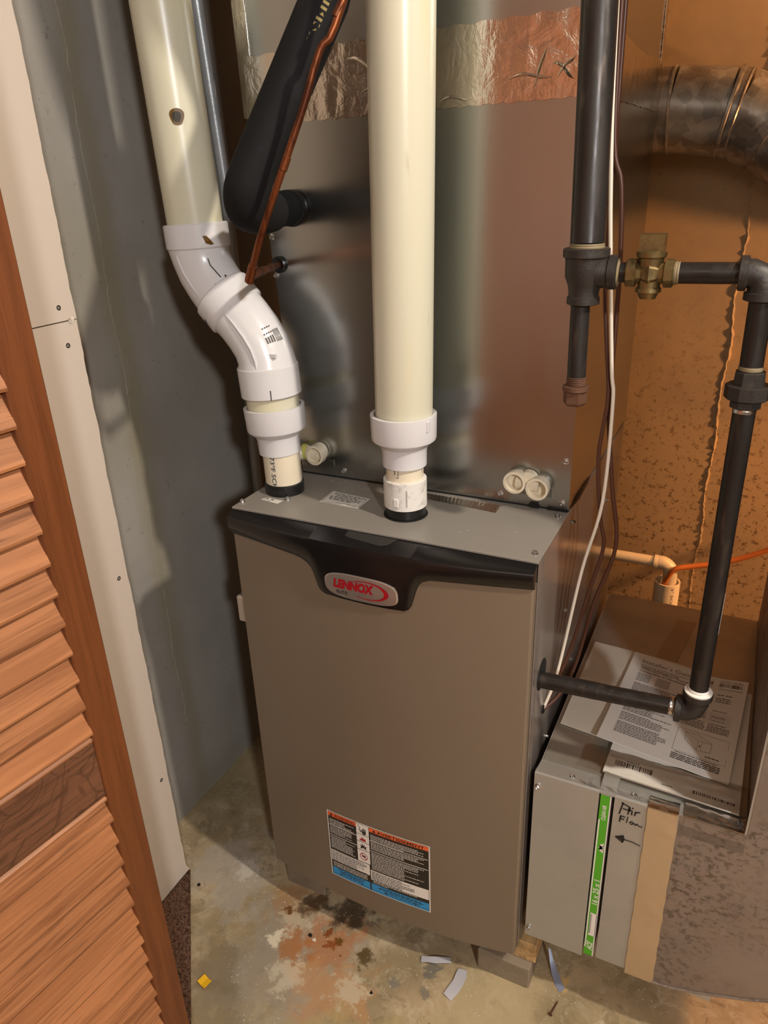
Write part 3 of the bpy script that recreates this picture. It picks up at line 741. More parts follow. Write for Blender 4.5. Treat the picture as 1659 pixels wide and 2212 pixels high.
# ------------------------------------------------------------------ coil cabinet and plenum
CO = thing('coil_cabinet', (FW / 2, .45, T), 'galvanised steel coil cabinet standing on the furnace', 'cabinet')
def hexa(g, xl0, xl1, xr, y0, y1, z0, z1):
    V = [(xl0, y0, z0), (xr, y0, z0), (xr, y0, z1), (xl1, y0, z1), (xl0, y1, z0), (xr, y1, z0), (xr, y1, z1), (xl1, y1, z1)]
    return g.add(V, [(0, 1, 2, 3), (5, 4, 7, 6), (4, 0, 3, 7), (1, 5, 6, 2), (3, 2, 6, 7), (4, 5, 1, 0)])
Z1 = 1.545
hexa(G(), .030, -.012, FW, .176, .707, T + .003, Z1).mk('body', M['galv'], CO, smooth=0)
hexa(G(), .029, -.0125, FW, .174, .176, T + .003, Z1).mk('front_panel', M['galv'], CO, smooth=0)
G().box((.028, .1735, T + .0002), (FW, .180, T + .003)).mk('gasket_gap_shade', M['dark'], CO)  # dark strip stands in for the shade in the seam under the cabinet
G().box((.4985, .170, T), (.532, .176, T + .006), .001).mk('gasket_gap_shade', M['rubber'], CO)
G().box((.468, .168, T), (.486, .175, T + .009), .002).mk('gasket_gap_shade', M['rubber'], CO)
g = G().sweep([(FW + .0005, .185, T + .002), (FW + .0015, .23, T + .003), (FW + .001, .30, T + .004), (FW, .34, T + .003)], [.0008, .0045, .004, .0008], 8); g.mk('gasket_gap_shade', M['rubber'], CO)
for p in ((.523, 1.016), (.418, .946), (.522, .944), (.118, .945), (.006, 1.351), (.008, 1.289)): screw((p[0], .174, p[1]), (0, -1, 0), CO)
# drain ports
def port(cx, cz, parent, r=.0185):
    g = G().lathe((cx, .160, cz), (0, -1, 0), [(-.0155, r * .8), (-.004, r * .86), (-.002, r), (.012, r), (.0125, r * .8), (.0, r * .78), (-.004, r * .70), (-.004, .001)], 32, caps=False)
    o = g.mk('drain_cap', M['pvct'], parent, smooth=40); return o
for (x0, x1, cz, pts) in ((.4285, .5035, .974, ((.448, .978), (.4855, .972))), (.030, .0985, .974, ((.0715, .977),))):
    G().box((x0, .1722, .951), (x1, .1742, .963)).mk('knockout_plate', M['knock'], CO)
    for c in pts: port(c[0], c[1], CO)
    g = G().sweep([(pts[0][0] - (.03 if len(pts) == 1 else 0), .166, cz + .002), (pts[-1][0], .166, cz)], .013, 20)
    g.lathe((np.mean([q[0] for q in pts]), .172, cz + .006), (0, -1, 0), [(0, .016), (.012, .015), (.014, .010)], 20); g.mk('drain_body', M['pvct'], CO)
G().sweep([(.046, .166, .976), (.034, .156, .974), (.012, .140, .972)], [.0125, .0125, .0125], 20).mk('drain_stub', M['pvct'], CO)
G().sweep([(.048, .166, .977), (.040, .162, .976)], [.0150, .0150], 20).mk('glue_ring', M['primerY'], CO)
# grommets for the lineset
G().lathe((.017, .1735, 1.307), (0, -1, 0), [(0, .0135), (.004, .0135), (.006, .011), (.005, .006)], 28).mk('grommet', M['rubber'], CO)
G().lathe((.050, .1735, 1.395), (0, -1, 0), [(0, .0285), (.002, .0285), (.0025, .027)], 28).mk('grommet', M['rubber'], CO)

PL = thing('supply_plenum', (FW / 2, .45, Z1), 'galvanised sheet metal supply plenum above the coil cabinet, foil taped', 'duct')
hexa(G(), -.0150, -.036, FW, .175, .707, Z1, 2.5).mk('body', M['galv'], PL, smooth=0)
# foil tape bands
def crink(seed):
    r = random.Random(seed); W_ = [(r.uniform(-130, 130), r.uniform(-90, 90), r.uniform(0, 6), r.uniform(.25, .6)) for _ in range(7)]
    return lambda a, b: sum(k * math.sin(p * a + q * b + f) for p, q, f, k in W_) * .00035
def band(name, fn, nu, nv, off, parent, mat='foil'):
    g = G().sheet(fn, nu, nv, off); return g.mk(name, M[mat], parent, smooth=60)
c1 = crink(4)
def fr(u, v):
    x = -.017 + u * (FW + .0175); zt = 1.613 + .010 * u + .0015 * math.sin(u * 90); zb_ = 1.518 + .006 * u + .0012 * math.sin(u * 150)
    if u > .5: zb_ -= .000
    z = zb_ + (zt - zb_) * v; h = abs(c1(x, z)) * (1.5 if u > .8 or .25 < u < .5 else .7)
    if v in (0, 1): z += rnd.uniform(-.0008, .0008)
    return (x, .1728 - h, z)
band('foil_tape', fr, 90, 14, (0, .0008, 0), PL)
def sd(u, v):
    y = .1735 + u * .535; zt = np.interp(u, [0, .15, .45, .65, 1], [1.618, 1.612, 1.604, 1.603, 1.616]); zb_ = 1.524 + .006 * u
    z = zb_ + (zt - zb_) * v; return (FW + .0012 + abs(c1(y, z)) * .8, y, z + (rnd.uniform(-.0008, .0008) if v in (0, 1) else 0))
band('foil_tape', sd, 60, 12, (-.0008, 0, 0), PL)
def lc(u, v):
    z = 1.530 + v * .90 - (.006 * u if v == 0 else 0); xl = -.0145 - (z - 1.545) * .022
    return (xl - .012 + u * .0235, .1738 - abs(c1(u * .02, z)) * 1.5, z)
band('corner_tape', lc, 4, 90, (0, .0008, 0), PL)
def rc(u, v):
    z = 1.605 + v * .85; return (FW + .0018 + abs(c1(u * .02, z)), .683 + u * .026, z)
band('corner_tape', rc, 4, 60, (-.0008, 0, 0), PL)
# lumps in the tape by the right corner
g = G()
for (x, z, a, L) in ((.455, 1.563, 1.3, .05), (.485, 1.556, -.5, .035), (.44, 1.551, .05, .06), (.489, 1.56, .9, .035), (.21, 1.553, .2, .05), (.23, 1.575, -.5, .06), (.19, 1.588, -.3, .05), (.335, 1.532, .1, .05)):
    pts = [(x + math.cos(a) * L * (t_ - .5), .1722, z + math.sin(a) * L * (t_ - .5) + .004 * math.sin(t_ * 5)) for t_ in np.linspace(0, 1, 9)]
    G().sweep(pts, [.0003, .001, .0018, .0022, .002, .0018, .0022, .001, .0003], 8).mk('tape_crease', M['foil'], PL)

# ------------------------------------------------------------------ flue pipe behind
fl = thing('flue_pipe', (.7, .785, 1.45), 'mottled dark galvanised round flue pipe with elbow beneath the right top', 'duct')
R6 = .0765
G().sweep([(.05, .785, 1.54), (.30, .785, 1.538), (.555, .785, 1.535)], R6 - .001, 40).mk('pipe_section', M['flue'], fl)
G().lathe((.549, .785, 1.535), (1, 0, 0), [(0, R6), (.001, R6 + .002), (.004, R6 + .002), (.005, R6)], 48).mk('pipe_collar', M['flue'], fl)
G().sweep([(.554, .785, 1.535), (.655, .785, 1.525)], [R6, R6], 48).mk('pipe_section', M['flue'], fl)
G().lathe((.655, .785, 1.525), (1, 0, -.22), [(-.004, R6), (-.002, R6 + .004), (.003, R6 + .004), (.006, R6), (.014, R6 + .0005), (.017, R6 + .003), (.020, R6)], 48).mk('pipe_collar', M['flue'], fl)
G().sweep([(.670, .785, 1.5215), (.735, .785, 1.494)], [R6 + .001, R6 + .001], 48).mk('elbow_gore', M['flue'], fl)
G().sweep([(.72, .785, 1.504), (.80, .785, 1.452)], [R6 + .003, R6 + .003], 48).mk('elbow_gore', M['flue'], fl)
G().lathe((.735, .785, 1.494), (.87, 0, -.5), [(-.003, R6), (0, R6 + .006), (.003, R6)], 48).mk('pipe_collar', M['flue'], fl)
G().sweep([(.79, .785, 1.458), (.90, .785, 1.40), (1.05, .785, 1.36), (1.5, .785, 1.36)], R6 + .001, 48).mk('elbow_gore', M['flue'], fl)

# ------------------------------------------------------------------ return duct with filter rack
RD = thing('return_duct', (.75, .3, .14), 'large grey return air duct beside the furnace, new rack in front, dirty elbow', 'duct')
def prof_box(x0, x1, mat, name):
    z0, z1 = (.146, .154) if x0 < .6 else (.156, .150)
    poly = [(0, z0), (0, .5345), (.004, .5355), (.045, .5245), (.65, .520), (.65, z0)]
    G().prism(poly, x0, x1, 0).mk(name, mat, RD, smooth=0)
prof_box(.545, .6495, M['galv2'], 'rack_panel')
prof_box(.6735, .862, M['galv2'], 'rack_panel')
G().box((.6495, .30, .15), (.6735, .65, .52)).mk('rack_back', M['dark'], RD)
G().box((.6490, .0005, .5325), (.6740, .05, .5345)).mk('rack_lip', M['galv2'], RD)
G().prism([(.0455, .5249), (.0455, .5262), (.652, .5215), (.652, .5202)], .548, .862, 0).mk('top_sheet', M['galvtop'], RD, smooth=0)
# dirty elbow: front face outline with curved heel, riser above
pol = [(.770, .152), (.80, .156), (.837, .167), (.87, .180), (.91, .196), (.96, .222), (1.02, .262), (1.08, .32), (1.12, .38), (1.15, .46), (1.16, .54), (1.16, 2.55), (.8625, 2.55), (.8625, .519), (.770, .519)]
G().prism(pol, -.0012, .655, 1).mk('elbow_duct', M['dirty'], RD, smooth=25)
G().prism([(.770, .50), (.8625, .50), (.8625, .5372), (.770, .5372)], -.0012, .002, 1).mk('front_lip', M['dirty'], RD, smooth=0)
g = G().sweep([(x, -.002, z) for x, z in pol[:11]], .0022, 8); g.mk('rim', M['dirty'], RD)
G().box((.859, .0, .53), (.8632, .003, 2.5)).mk('rim', M['galv2'], RD)
c2 = crink(11)
g = G().sheet(lambda u, v: (.724 + (.047 - .003 * v) * u + .0005 * math.sin(v * 50), -.0022 - abs(c2(u * .05, v * .4)) * (1.8 if v > .88 or .35 < v < .5 else .5), .149 + v * .3865), 12, 70, (0, .0008, 0)); g.mk('tan_tape', M['tape'], RD, smooth=50)
g = G().sheet(lambda u, v: (.724 + .044 * u, -.0030 + .036 * v, .5372 + .0008 * math.sin(3 * v) - .010 * v * v + abs(c2(u * .05, v)) * 2), 12, 8, (0, 0, .0006)); g.mk('silver_tape', M['foil'], RD)
g = G().sheet(lambda u, v: (.775 + .085 * u, -.002 + .04 * v, .5385 - .008 * v + abs(c2(u * .1, v * .1)) * 2), 20, 8, (0, 0, .0006)); g.mk('silver_tape', M['foil'], RD)
g = G().sheet(lambda u, v: (.675 + .04 * u + .036 * v, .40 + .245 * v, .5248 - .0045 * v + .0003), 2, 8, (0, 0, .0004)); g.mk('tan_tape', M['tape2'], RD)
for p in ((.5475, .508), (.5475, .168)): screw((p[0] + .004, 0, p[1]), (0, -1, 0), RD)
for p in ((.603, .018), (.700, .018)): screw((p[0], p[1], .532), (0, -.2425, .970), RD, .9)
screw((.6, .30, .524), (0, 0, 1), RD, .6)
# marker writing
hw = P2(lambda u, v, l: (.677 + u, -.0006 - .0002 * l, .44 + v))
W_ = .0022
A_ = lambda pts, w_=W_: hw.line(pts, w_)
A_([(.006, .064), (.010, .088)]); A_([(.008, .087), (.020, .083), (.022, .076), (.011, .076)]); A_([(.020, .082), (.019, .068)])
A_([(.0245, .077), (.0245, .069)]); A_([(.0245, .082), (.0255, .083)]); A_([(.030, .077), (.029, .069)]); A_([(.030, .076), (.036, .078)])
A_([(.0085, .060), (.015, .060)]); A_([(.0085, .060), (.008, .048)]); A_([(.0085, .055), (.014, .054)]); A_([(.0195, .062), (.0185, .050)], .0016)
A_([(.023, .052), (.026, .055), (.029, .052), (.026, .049), (.023, .052)], .0016); A_([(.029, .053), (.032, .050), (.034, .053), (.037, .050), (.042, .050)], .0018)
tag(hw.mk('marker_writing', M['ink'], RD), kind='stuff'); hw = P2(hw.fn)
A_([(.005, .0135), (.016, .020)]); A_([(.005, .0135), (.016, .006)]); A_([(.016, .020), (.018, .013)]); A_([(.016, .006), (.018, .013)]); hw.poly([(.007, .0135), (.016, .0185), (.0165, .008)])
A_([(.018, .013), (.030, .013), (.043, .010)], .0018)
tag(hw.mk('marker_arrow', M['ink'], RD), kind='stuff')

# filter
FI = thing('air_filter', (.661, .15, .153), 'pleated air filter with green printed cardboard edge in the slot', 'air filter')
G().box((.6520, .0015, .1535), (.6685, .29, .5305)).mk('frame', M['pink'], FI)
fm = lambda u, v, l: (.6520 + u * .0165, .0013 - .00015 * l, .1535 + v * .377)
p = P2(fm); p.rect(.0, 0, .90, 1, 1); p.mk('green_edge', M['green'], FI)
p = P2(fm); p.rect(.03, .05, .16, .84, 2); p.rect(.30, .135, .96, .285, 2); p.rect(.90, 0, 1.0, 1, 2)
p.text('16 x 25 x 1', .86, .345, .155, .62, bold=.02, rot=90, lift=2); 
p2 = P2(lambda u, v, l: fm(u, v, l))
# text runs up the strip: width along v
def vtext(pp, t_, u_r, v0, length, height, **k):
    V, Fc = text2d(t_, k.get('bold', 0), k.get('shear', 0)); pp.g.add([pp.fn(u_r - b * height, v0 + a * length, 2) for a, b in V], Fc)
q = P2(fm); q.rect(.03, .05, .16, .86, 2); q.rect(.28, .135, .95, .285, 2); q.rect(.90, 0, 1.0, 1, 2)
vtext(q, '16 x 25 x 1', .86, .345, .155, .60, bold=.02); vtext(q, 'CLEAN AIR', .66, .86, .085, .40, bold=.02); pass
vtext(q, 'ACE', .85, .035, .06, .62, bold=.03, shear=.4)
for (a, b) in (((.42, .70), (.80, .685)), ((.80, .685), (.80, .715)), ((.80, .715), (.42, .70))): q.line([a, b], .03, 2)
q.g.add([q.fn(.30, .70, 2), q.fn(.86, .682, 2), q.fn(.86, .718, 2), q.fn(.42, .70, 2), q.fn(.78, .689, 2), q.fn(.78, .711, 2)], [(0, 1, 4, 3), (1, 2, 5, 4), (2, 0, 3, 5)])
q.g.add([q.fn(.55, .70, 2), q.fn(.70, .695, 2), q.fn(.70, .705, 2)], [(0, 1, 2)])
q.mk('filter_print', M['white'], FI); bpy.data.meshes.remove if False else None
q = P2(fm); rnd = random.Random(2)
for u in (.30, .36, .42):
    v = .15
    while v < .275: L_ = rnd.uniform(.004, .012); q.poly([(u, v), (u + .035, v), (u + .035, v + L_), (u, v + L_)], 3); v += L_ + .003
q.mk('filter_print', M['ink'], FI)

# ------------------------------------------------------------------ papers on the duct
def zt(y): return .5368 if y < .0 else (.5368 - .0105 * min(1, max(0, y) / .045) if y < .045 else .5263 - (y - .045) * .0075) + .0004
def papermap(bl, br, tr, tl, lift, curl=None, base=None):
    c = [np.array(q, float) for q in (bl, br, tr, tl)]
    def f(u, v, l=0):
        p = c[0] * (1 - u) * (1 - v) + c[1] * u * (1 - v) + c[2] * u * v + c[3] * (1 - u) * v
        z = zt(p[1]) + lift + (curl(u, v) if curl else 0) + .00025 * l
        return (p[0], p[1], z)
    return f
def page(name, f, mat, label=None, cat='paper', parent=None, th=.0012):
    g = G().sheet(lambda u, v: f(u, v, 0), 14, 18, (0, 0, -th)); o = g.mk(name, mat, parent, smooth=50)
    if label: tag(o, label, cat)
    return o
f1 = papermap((.552, .145), (.775, .118), (.785, .405), (.556, .430), .0022, lambda u, v: .004 * max(0, u - .2) * 0 + .003 * v * v * math.sin(u * 3))
page('paper_sheet', f1, M['paper2'], 'blank off-white sheet lying leftmost under the printed manuals')
f2 = papermap((.645, .050), (.850, .036), (.858, .36), (.655, .35), .0075, lambda u, v: .0025 * math.sin(u * 2.5) * (1 - v))
o2 = page('installation_booklet', f2, M['paper'], 'thick white booklet at the bottom of the manual stack, barcodes along its edge', 'booklet', th=.003)
p = P2(f2); rr = random.Random(4)
p.barcode(.07, .075, .36, .115, rr); p.barcode(.66, .03, .97, .065, rr); p.dashes(.70, .95, .012, .005, rr); p.dashes(.15, .25, .125, .006, rr); p.dashes(.44, .52, .035, .005, rr)
p.mk('page_print', M['ink'], o2)
f3 = papermap((.620, .120), (.832, .092), (.850, .372), (.640, .410), .0125, lambda u, v: .014 * max(0, .25 - v) ** 1 * (1 - u) * 1.2 + .006 * max(0, u - .75) * v * 8 + .0015 * math.sin(v * 6))
o3 = page('installer_guide', f3, M['paper'], 'printed installer guide page with a cabinet drawing, topmost on the duct', 'manual', th=.0016)
p = P2(f3)
p.text("Installer's Guide", .10, .905, .47, .042, lift=1, mi=1); p.rect(.09, .878, .97, .882, 1, n=8)
p.text('Cased Aluminum Coils', .10, .850, .34, .020, bold=.02); p.text('"Dedicated Upflow / Downflow"', .10, .826, .50, .020, bold=.02); p.text('Convertible to Horizontal with', .10, .800, .50, .020, bold=.02); p.text('purchased kit', .62, .80, .28, .022, bold=.02)
p.text('18-AD41D1-1B-EN', .72, .955, .24, .018); p.barcode(.70, .905, .96, .945, rr)
for (a, b) in ((.10, .22), (.27, .39), (.5, .62)):
    for k in range(7): p.dashes(a, b, .775 - k * .014, .006, rr)
for k in range(3): p.dashes(.68, .92, .77 - k * .02, .008, rr, end=.9)
for k in range(7): p.dashes(.10, .50, .655 - k * .014, .0065, rr, end=rr.choice((.8, 1)))
p.rect(.10, .525, .52, .545, 1); p.poly([(.26, .530), (.28, .530), (.27, .542)], 2, 2); p.dashes(.30, .40, .531, .008, rr, 2, 2)
for k in range(7): p.dashes(.12, .50, .510 - k * .014, .0065, rr, end=rr.choice((.8, 1)))
for k in range(21):
    if k in (5, 12): continue
    p.dashes(.10, .50, .395 - k * .0145, .0065, rr, end=rr.choice((.85, 1, .6)))
for k in range(9): p.dashes(.56, .92, .64 - k * .015, .006, rr, end=rr.choice((.4, .6, .9)), mi=0)
for k in range(8): p.line([(.72, .60 - k * .016), (.93, .60 - k * .016)], .0012)
p.dashes(.56, .90, .475, .007, rr)
for k in range(5): p.dashes(.56, .93, .455 - k * .014, .0065, rr)
fb = [(.56, .35), (.95, .35), (.95, .13), (.56, .13), (.56, .35)]; p.line(fb, .0018)
q3 = [(.62, .33), (.72, .335), (.83, .285), (.83, .20), (.73, .19), (.63, .255), (.62, .33), (.73, .275), (.83, .285)]
p.line(q3, .0022); p.line([(.73, .275), (.73, .19)], .0022); p.line([(.67, .331), (.78, .28)], .0015); p.line([(.76, .275), (.76, .195)], .0015); p.rect(.742, .225, .75, .245, 1)
p.dashes(.58, .9, .115, .006, rr); p.dashes(.80, .90, .155, .008, rr)
for k in range(4): p.dashes(.56, .94, .095 - k * .014, .0075, rr, end=.95, wl=(3, 8))
p.mk('page_print', [M['ink'], M['dot'], M['white']], o3)
# clear plastic sleeve around the manuals
c3 = crink(21)
fs = lambda u, v: (.622 + .236 * u, .006 + .10 * v, zt(.006 + .10 * v) + .0165 * min(1, v * 8) * min(1, (1 - v) * 3 + .3) + .002 + abs(c3(u * .24, v * .2)) * 2.2)
tag(G().grid(fs, 46, 34).mk('plastic_sleeve', M['clear'], smooth=70), 'crinkled clear plastic sleeve wrapped over the front of the manuals', 'plastic sleeve')

# ------------------------------------------------------------------ vent pipes
def pvcpart(name, pts, rad, mat, parent, seg=44): return G().sweep(pts, rad, seg).mk(name, M[mat], parent, smooth=30)
def hub(name, p0, p1, r, mat, parent, lip=.0012):
    a = Vector(p0); b = Vector(p1); d = (b - a).normalized(); L = (b - a).length
    return G().lathe(a, d, [(0, r - lip), (lip, r), (L - lip, r), (L, r - lip)], 48).mk(name, M[mat], parent, smooth=30)
Y1 = .087; r3 = .0446
V1 = thing('intake_vent_pipe', (.043, Y1, T), 'white plastic vent pipe with a double elbow, left of the two', 'vent pipe', None)
G().lathe((.0455, Y1 - .002, T), (0, 0, 1), [(0, .0345), (.018, .0345), (.020, .0325), (.020, .030)], 44).mk('rubber_collar', M['rubber'], V1)
pp = pvcpart('pipe_section', [(.0455, Y1 - .002, T + .012), (.0425, Y1, 1.012)], .0325, 'pvct', V1)
pp['label'] = 'beige short pipe piece'
G().lathe((.0415, Y1, 1.0025), (-.05, 0, 1), [(0, .0355), (.0005, .0365), (.026, .037), (.032, .039), (.0425, .0505), (.046, .0515), (.083, .0525), (.0835, .0465), (.070, .046)], 52, caps=False).mk('reducer', M['pvcw'], V1, smooth=25)
pvcpart('pipe_section', [(.038, Y1, 1.055), (.0345, Y1, 1.13)], .0448, 'pvc', V1)
# lower elbow: hub then 45 degree bend towards the upper left
hub('elbow_hub', (.0355, Y1, 1.1055), (.0325, Y1, 1.156), .0515, 'pvcw', V1)
e1 = [(.0325, Y1, 1.150), (.031, Y1, 1.168), (.0245, Y1, 1.187), (.012, Y1, 1.207), (-.004, Y1, 1.2265), (-.020, Y1, 1.243)]
el = pvcpart('elbow', e1, [.0512, .0475, .0472, .0472, .0472, .0475], 'pvcw', V1)
hub('elbow_hub', (-.016, Y1, 1.2385), (-.046, Y1, 1.270), .0515, 'pvcw', V1, .003)
e2 = [(-.044, Y1, 1.268), (-.058, Y1, 1.286), (-.070, Y1, 1.305), (-.0775, Y1, 1.325), (-.0805, Y1, 1.345)]
pvcpart('elbow', e2, [.0475, .0472, .0472, .0475, .0500], 'pvcw', V1)
hub('elbow_hub', (-.0800, Y1, 1.341), (-.0815, Y1, 1.379), .0520, 'pvcw', V1, .002)
pvcpart('pipe_section', [(-.0815, Y1, 1.37), (-.093, Y1, 1.684), (-.110, Y1, 2.15), (-.118, Y1, 2.55)], r3, 'pvc', V1)
# moulding ribs along the elbows
g = G().sweep([(x + .012, y - .0475, z + .004) for x, y, z in e1], [.0005, .0022, .0022, .0022, .0018, .0005], 8)
g.mk('mould_rib', M['pvcw'], V1)
G().sweep([(x - .010, y - .0470, z + .002) for x, y, z in e2], [.0005, .002, .002, .002, .0005], 8).mk('mould_rib', M['pvcw'], V1)
G().box((.062, Y1 - .034, 1.176), (.073, Y1 - .028, 1.182)).mk('mould_tab', M['pvcw'], V1)
# marks: cylinder-surface print
def cyl(cx, cy, r):                       # u = metres around (0 faces the viewer), v = height
    a0 = math.atan2(-1.03, .72)
    return lambda u, v, l: (cx + (r + .0003 * l) * math.cos(a0 + u / r), cy + (r + .0003 * l) * math.sin(a0 + u / r), v)
def cf(u, v, l):
    t_ = (v - .942) / .070; cx = .0455 - .003 * t_; cy = .085 + .002 * t_; a = math.atan2(-1.03, .72) + u / .0329
    return (cx + .0329 * math.cos(a), cy + .0329 * math.sin(a), v)
tx = P2(cf); V, Fc = text2d('73ºF SCH', .01, 0)
tx.g.add([cf(-.022 + b * .0085, 1.003 - a * .058, 1) for a, b in V], Fc); tx.mk('ink_marking', M['inkb'], V1)
cf = cyl(-.0865, Y1, r3); p = P2(cf)
bl = [(.001 + .0105 * math.cos(a) * (1 + .12 * math.sin(3 * a)), 1.529 + .0125 * math.sin(a) * (1 + .1 * math.cos(2 * a))) for a in np.linspace(0, 2 * PI, 25)[:-1]]
p.poly(bl, 1); p.mk('burn_mark', M['brownstain'], V1)
p = P2(cf); p.poly([(.0005 + (a - .001) * .62, 1.529 + (b - 1.529) * .62) for a, b in bl], 2); p.mk('burn_mark', M['stain2'], V1)
cf = cyl(-.0808, Y1, .0531); p = P2(cf); p.poly([(.012, 1.362), (.018, 1.362), (.024, 1.356), (.029, 1.349), (.024, 1.348), (.016, 1.351)], 1); p.mk('glue_mark', M['brownstain'], V1)
cf = cyl(.0338, Y1, .0527); p = P2(cf); p.line([(.000, 1.108), (.000, 1.124)], .0014); p.mk('pen_tick', M['ink'], V1)
def elm(t_, a, e, r):
    i = min(int(t_ * (len(e) - 1)), len(e) - 2); q = t_ * (len(e) - 1) - i; c = Vector(e[i]).lerp(Vector(e[i + 1]), q); d = (Vector(e[i + 1]) - Vector(e[i])).normalized()
    s_ = Vector((0, -1, 0)); w_ = d.cross(s_).normalized(); return tuple(c + (s_ * math.cos(a) + w_ * math.sin(a)) * (r + .0004))
p = P2(lambda u, v, l: elm(v, u, e2, .0475)); p.line([(.86, .62), (.84, .42), (.92, .12)], .035)
p.line([(1.02, .0), (1.10, .10)], .05); p.line([(.70, -.02), (.62, .05)], .05); p.mk('pen_tick', M['ink'], V1)
p = P2(lambda u, v, l: elm(v, u, e1, .0475)); rr = random.Random(6)
V, Fc = text2d('mm  Thermo', .0, 0)
for k in range(5): p.poly([(1.25 + k * .06, .38), (1.28 + k * .06, .38), (1.28 + k * .06, .47), (1.25 + k * .06, .47)])
for k in range(4): p.poly([(.88 + k * .09, .44), (.94 + k * .09, .44), (.94 + k * .09, .46), (.88 + k * .09, .46)]); p.poly([(.92 + k * .09, .52), (.98 + k * .09, .52), (.98 + k * .09, .54), (.92 + k * .09, .54)]); p.poly([(.86 + k * .09, .39), (.92 + k * .09, .39), (.92 + k * .09, .405), (.86 + k * .09, .405)])
p.mk('stamped_print', M['dot'], V1)
p = P2(lambda u, v, l: elm(v, u, [(-.016, Y1, 1.2385), (-.046, Y1, 1.270)], .0515)); p.poly([(-.95, .30), (-.80, .28), (-.62, .42), (-.60, .52), (-.72, .52), (-.82, .40), (-.95, .40)]); p.mk('primer_smear', M['purple'], V1)

X2 = .289; Y2 = .073
V2 = thing('exhaust_vent_pipe', (X2, Y2, T), 'straight cream plastic vent pipe in the middle, right of the elbowed one', 'vent pipe', None)
G().lathe((X2, Y2, T), (0, 0, 1), [(0, .0365), (.0006, .0365), (.0007, .034)], 44).mk('pipe_hole', M['dark'], V2)  # flat black disc stands in for the shade inside the hole
G().lathe((X2, Y2, T - .004), (0, 0, 1), [(0, .033), (.024, .033), (.024, .030)], 44).mk('rubber_collar', M['rubber'], V2)
G().lathe((X2, Y2, .9465), (0, 0, 1), [(0, .0335), (.001, .0350), (.047, .0350), (.048, .0335), (.048, .031)], 48).mk('coupling', M['pvcd'], V2, smooth=25)
G().box((X2 - .0045, Y2 - .0372, .955), (X2 + .0035, Y2 - .034, .969), .0008).mk('mould_mark', M['pvcd'], V2)
G().box((X2 + .0175, Y2 - .0325, .957), (X2 + .0185, Y2 - .028, .985)).mk('mould_mark', M['pvcd'], V2)
pp = pvcpart('pipe_section', [(X2, Y2, .985), (X2, Y2, 1.03)], .0300, 'pvct', V2); pp['label'] = 'beige short pipe piece'
G().lathe((X2, Y2, 1.0165), (0, 0, 1), [(0, .0345), (.0006, .0355), (.026, .0360), (.033, .0385), (.0435, .0505), (.047, .0515), (.084, .0522), (.0845, .0465), (.070, .046)], 52, caps=False).mk('reducer', M['pvcw'], V2, smooth=25)
G().box((X2 + .047, Y2 - .021, 1.080), (X2 + .0505, Y2 - .012, 1.098), .001).mk('mould_mark', M['pvcw'], V2)
pvcpart('pipe_section', [(X2 + .0005, Y2, 1.07), (.300, Y2, 1.637), (.306, Y2, 2.1), (.310, Y2, 2.55)], r3, 'pvc', V2)
cf = cyl(X2, Y2, .0300); p = P2(cf); p.line([(-.020, 1.003), (-.016, 1.003), (-.016, 1.0155)], .0008); p.line([(-.022, 1.008), (-.022, 1.014)], .0012); p.line([(.0285, 1.006), (.0285, 1.012)], .001); p.mk('ink_marking', M['ink'], V2)

# ------------------------------------------------------------------ refrigerant lines
HOSE_TOP = [(.42, -.05, 2.5), (.345, -.06, 2.1), (.285, -.03, 1.86), (.252, .010, 1.75), (.228, .032, 1.685)]
HOSE = [(.1265, -.0362, 1.447), (.117, -.041, 1.424), (.107, -.026, 1.404), (.092, .02, 1.397), (.076, .07, 1.396)]
LS = thing('insulated_suction_line', (.10, -.03, 1.39), 'black foam insulated refrigerant line bending into the coil cabinet', 'insulated pipe')
def smooth_path(pts, n=8):
    P = [Vector(p) for p in pts]; out = []
    for i in range(len(P) - 1):
        p0 = P[max(i - 1, 0)]; p1 = P[i]; p2 = P[i + 1]; p3 = P[min(i + 2, len(P) - 1)]
        for k in range(n):
            t_ = k / n; out.append(.5 * ((2 * p1) + (p2 - p0) * t_ + (2 * p0 - 5 * p1 + 4 * p2 - p3) * t_ * t_ + (3 * p1 - p0 - 3 * p2 + p3) * t_ ** 3))
    return out + [P[-1]]
hp = smooth_path(HOSE_TOP + [(.213, .036, 1.643)], 6)[:-1] + [tuple(Vector((.213, .036, 1.643)).lerp(Vector((.122, -.040, 1.437)), k / 12)) for k in range(12)] + smooth_path(HOSE, 6)
G().sweep([(.40, .23, 2.2)] * 0 + hp, .0305, 36).mk('foam_sleeve', M['foam'], LS, smooth=60)
G().sweep([(.074, .07, 1.396), (.058, .135, 1.396), (.050, .172, 1.396)], [.0265, .0265, .0255], 32).mk('foam_sleeve', M['foam'], LS)
G().sweep([(.055, .153, 1.396), (.0525, .160, 1.396)], .0275, 32).mk('foam_ring', M['rubber'], LS)
d_ = (Vector((.213, .036, 1.643)) - Vector((.157, -.008, 1.523))).normalized(); ax = Vector((-.46, .81, 0)); 
toc = (Vector((.7618, -.9388, 1.4347)) - Vector((.2, .005, 1.62))).normalized(); toc = (toc - d_ * toc.dot(d_)).normalized(); wd = d_.cross(toc)
p = P2(lambda u, v, l: tuple(Vector((.157, -.008, 1.523)) + d_ * v + (toc * math.cos(u / .03) + wd * math.sin(u / .03)) * .0312)); rr = random.Random(9)
V, Fc = text2d('INSUL-TUBE', 0, 0)
v0 = .075
for k in range(14):
    p.poly([(-.002, v0), (.006, v0), (.006, v0 + .0035), (-.002, v0 + .0035)] if k % 3 else [(.000, v0), (.006, v0), (.003, v0 + .004)]); v0 += .0065
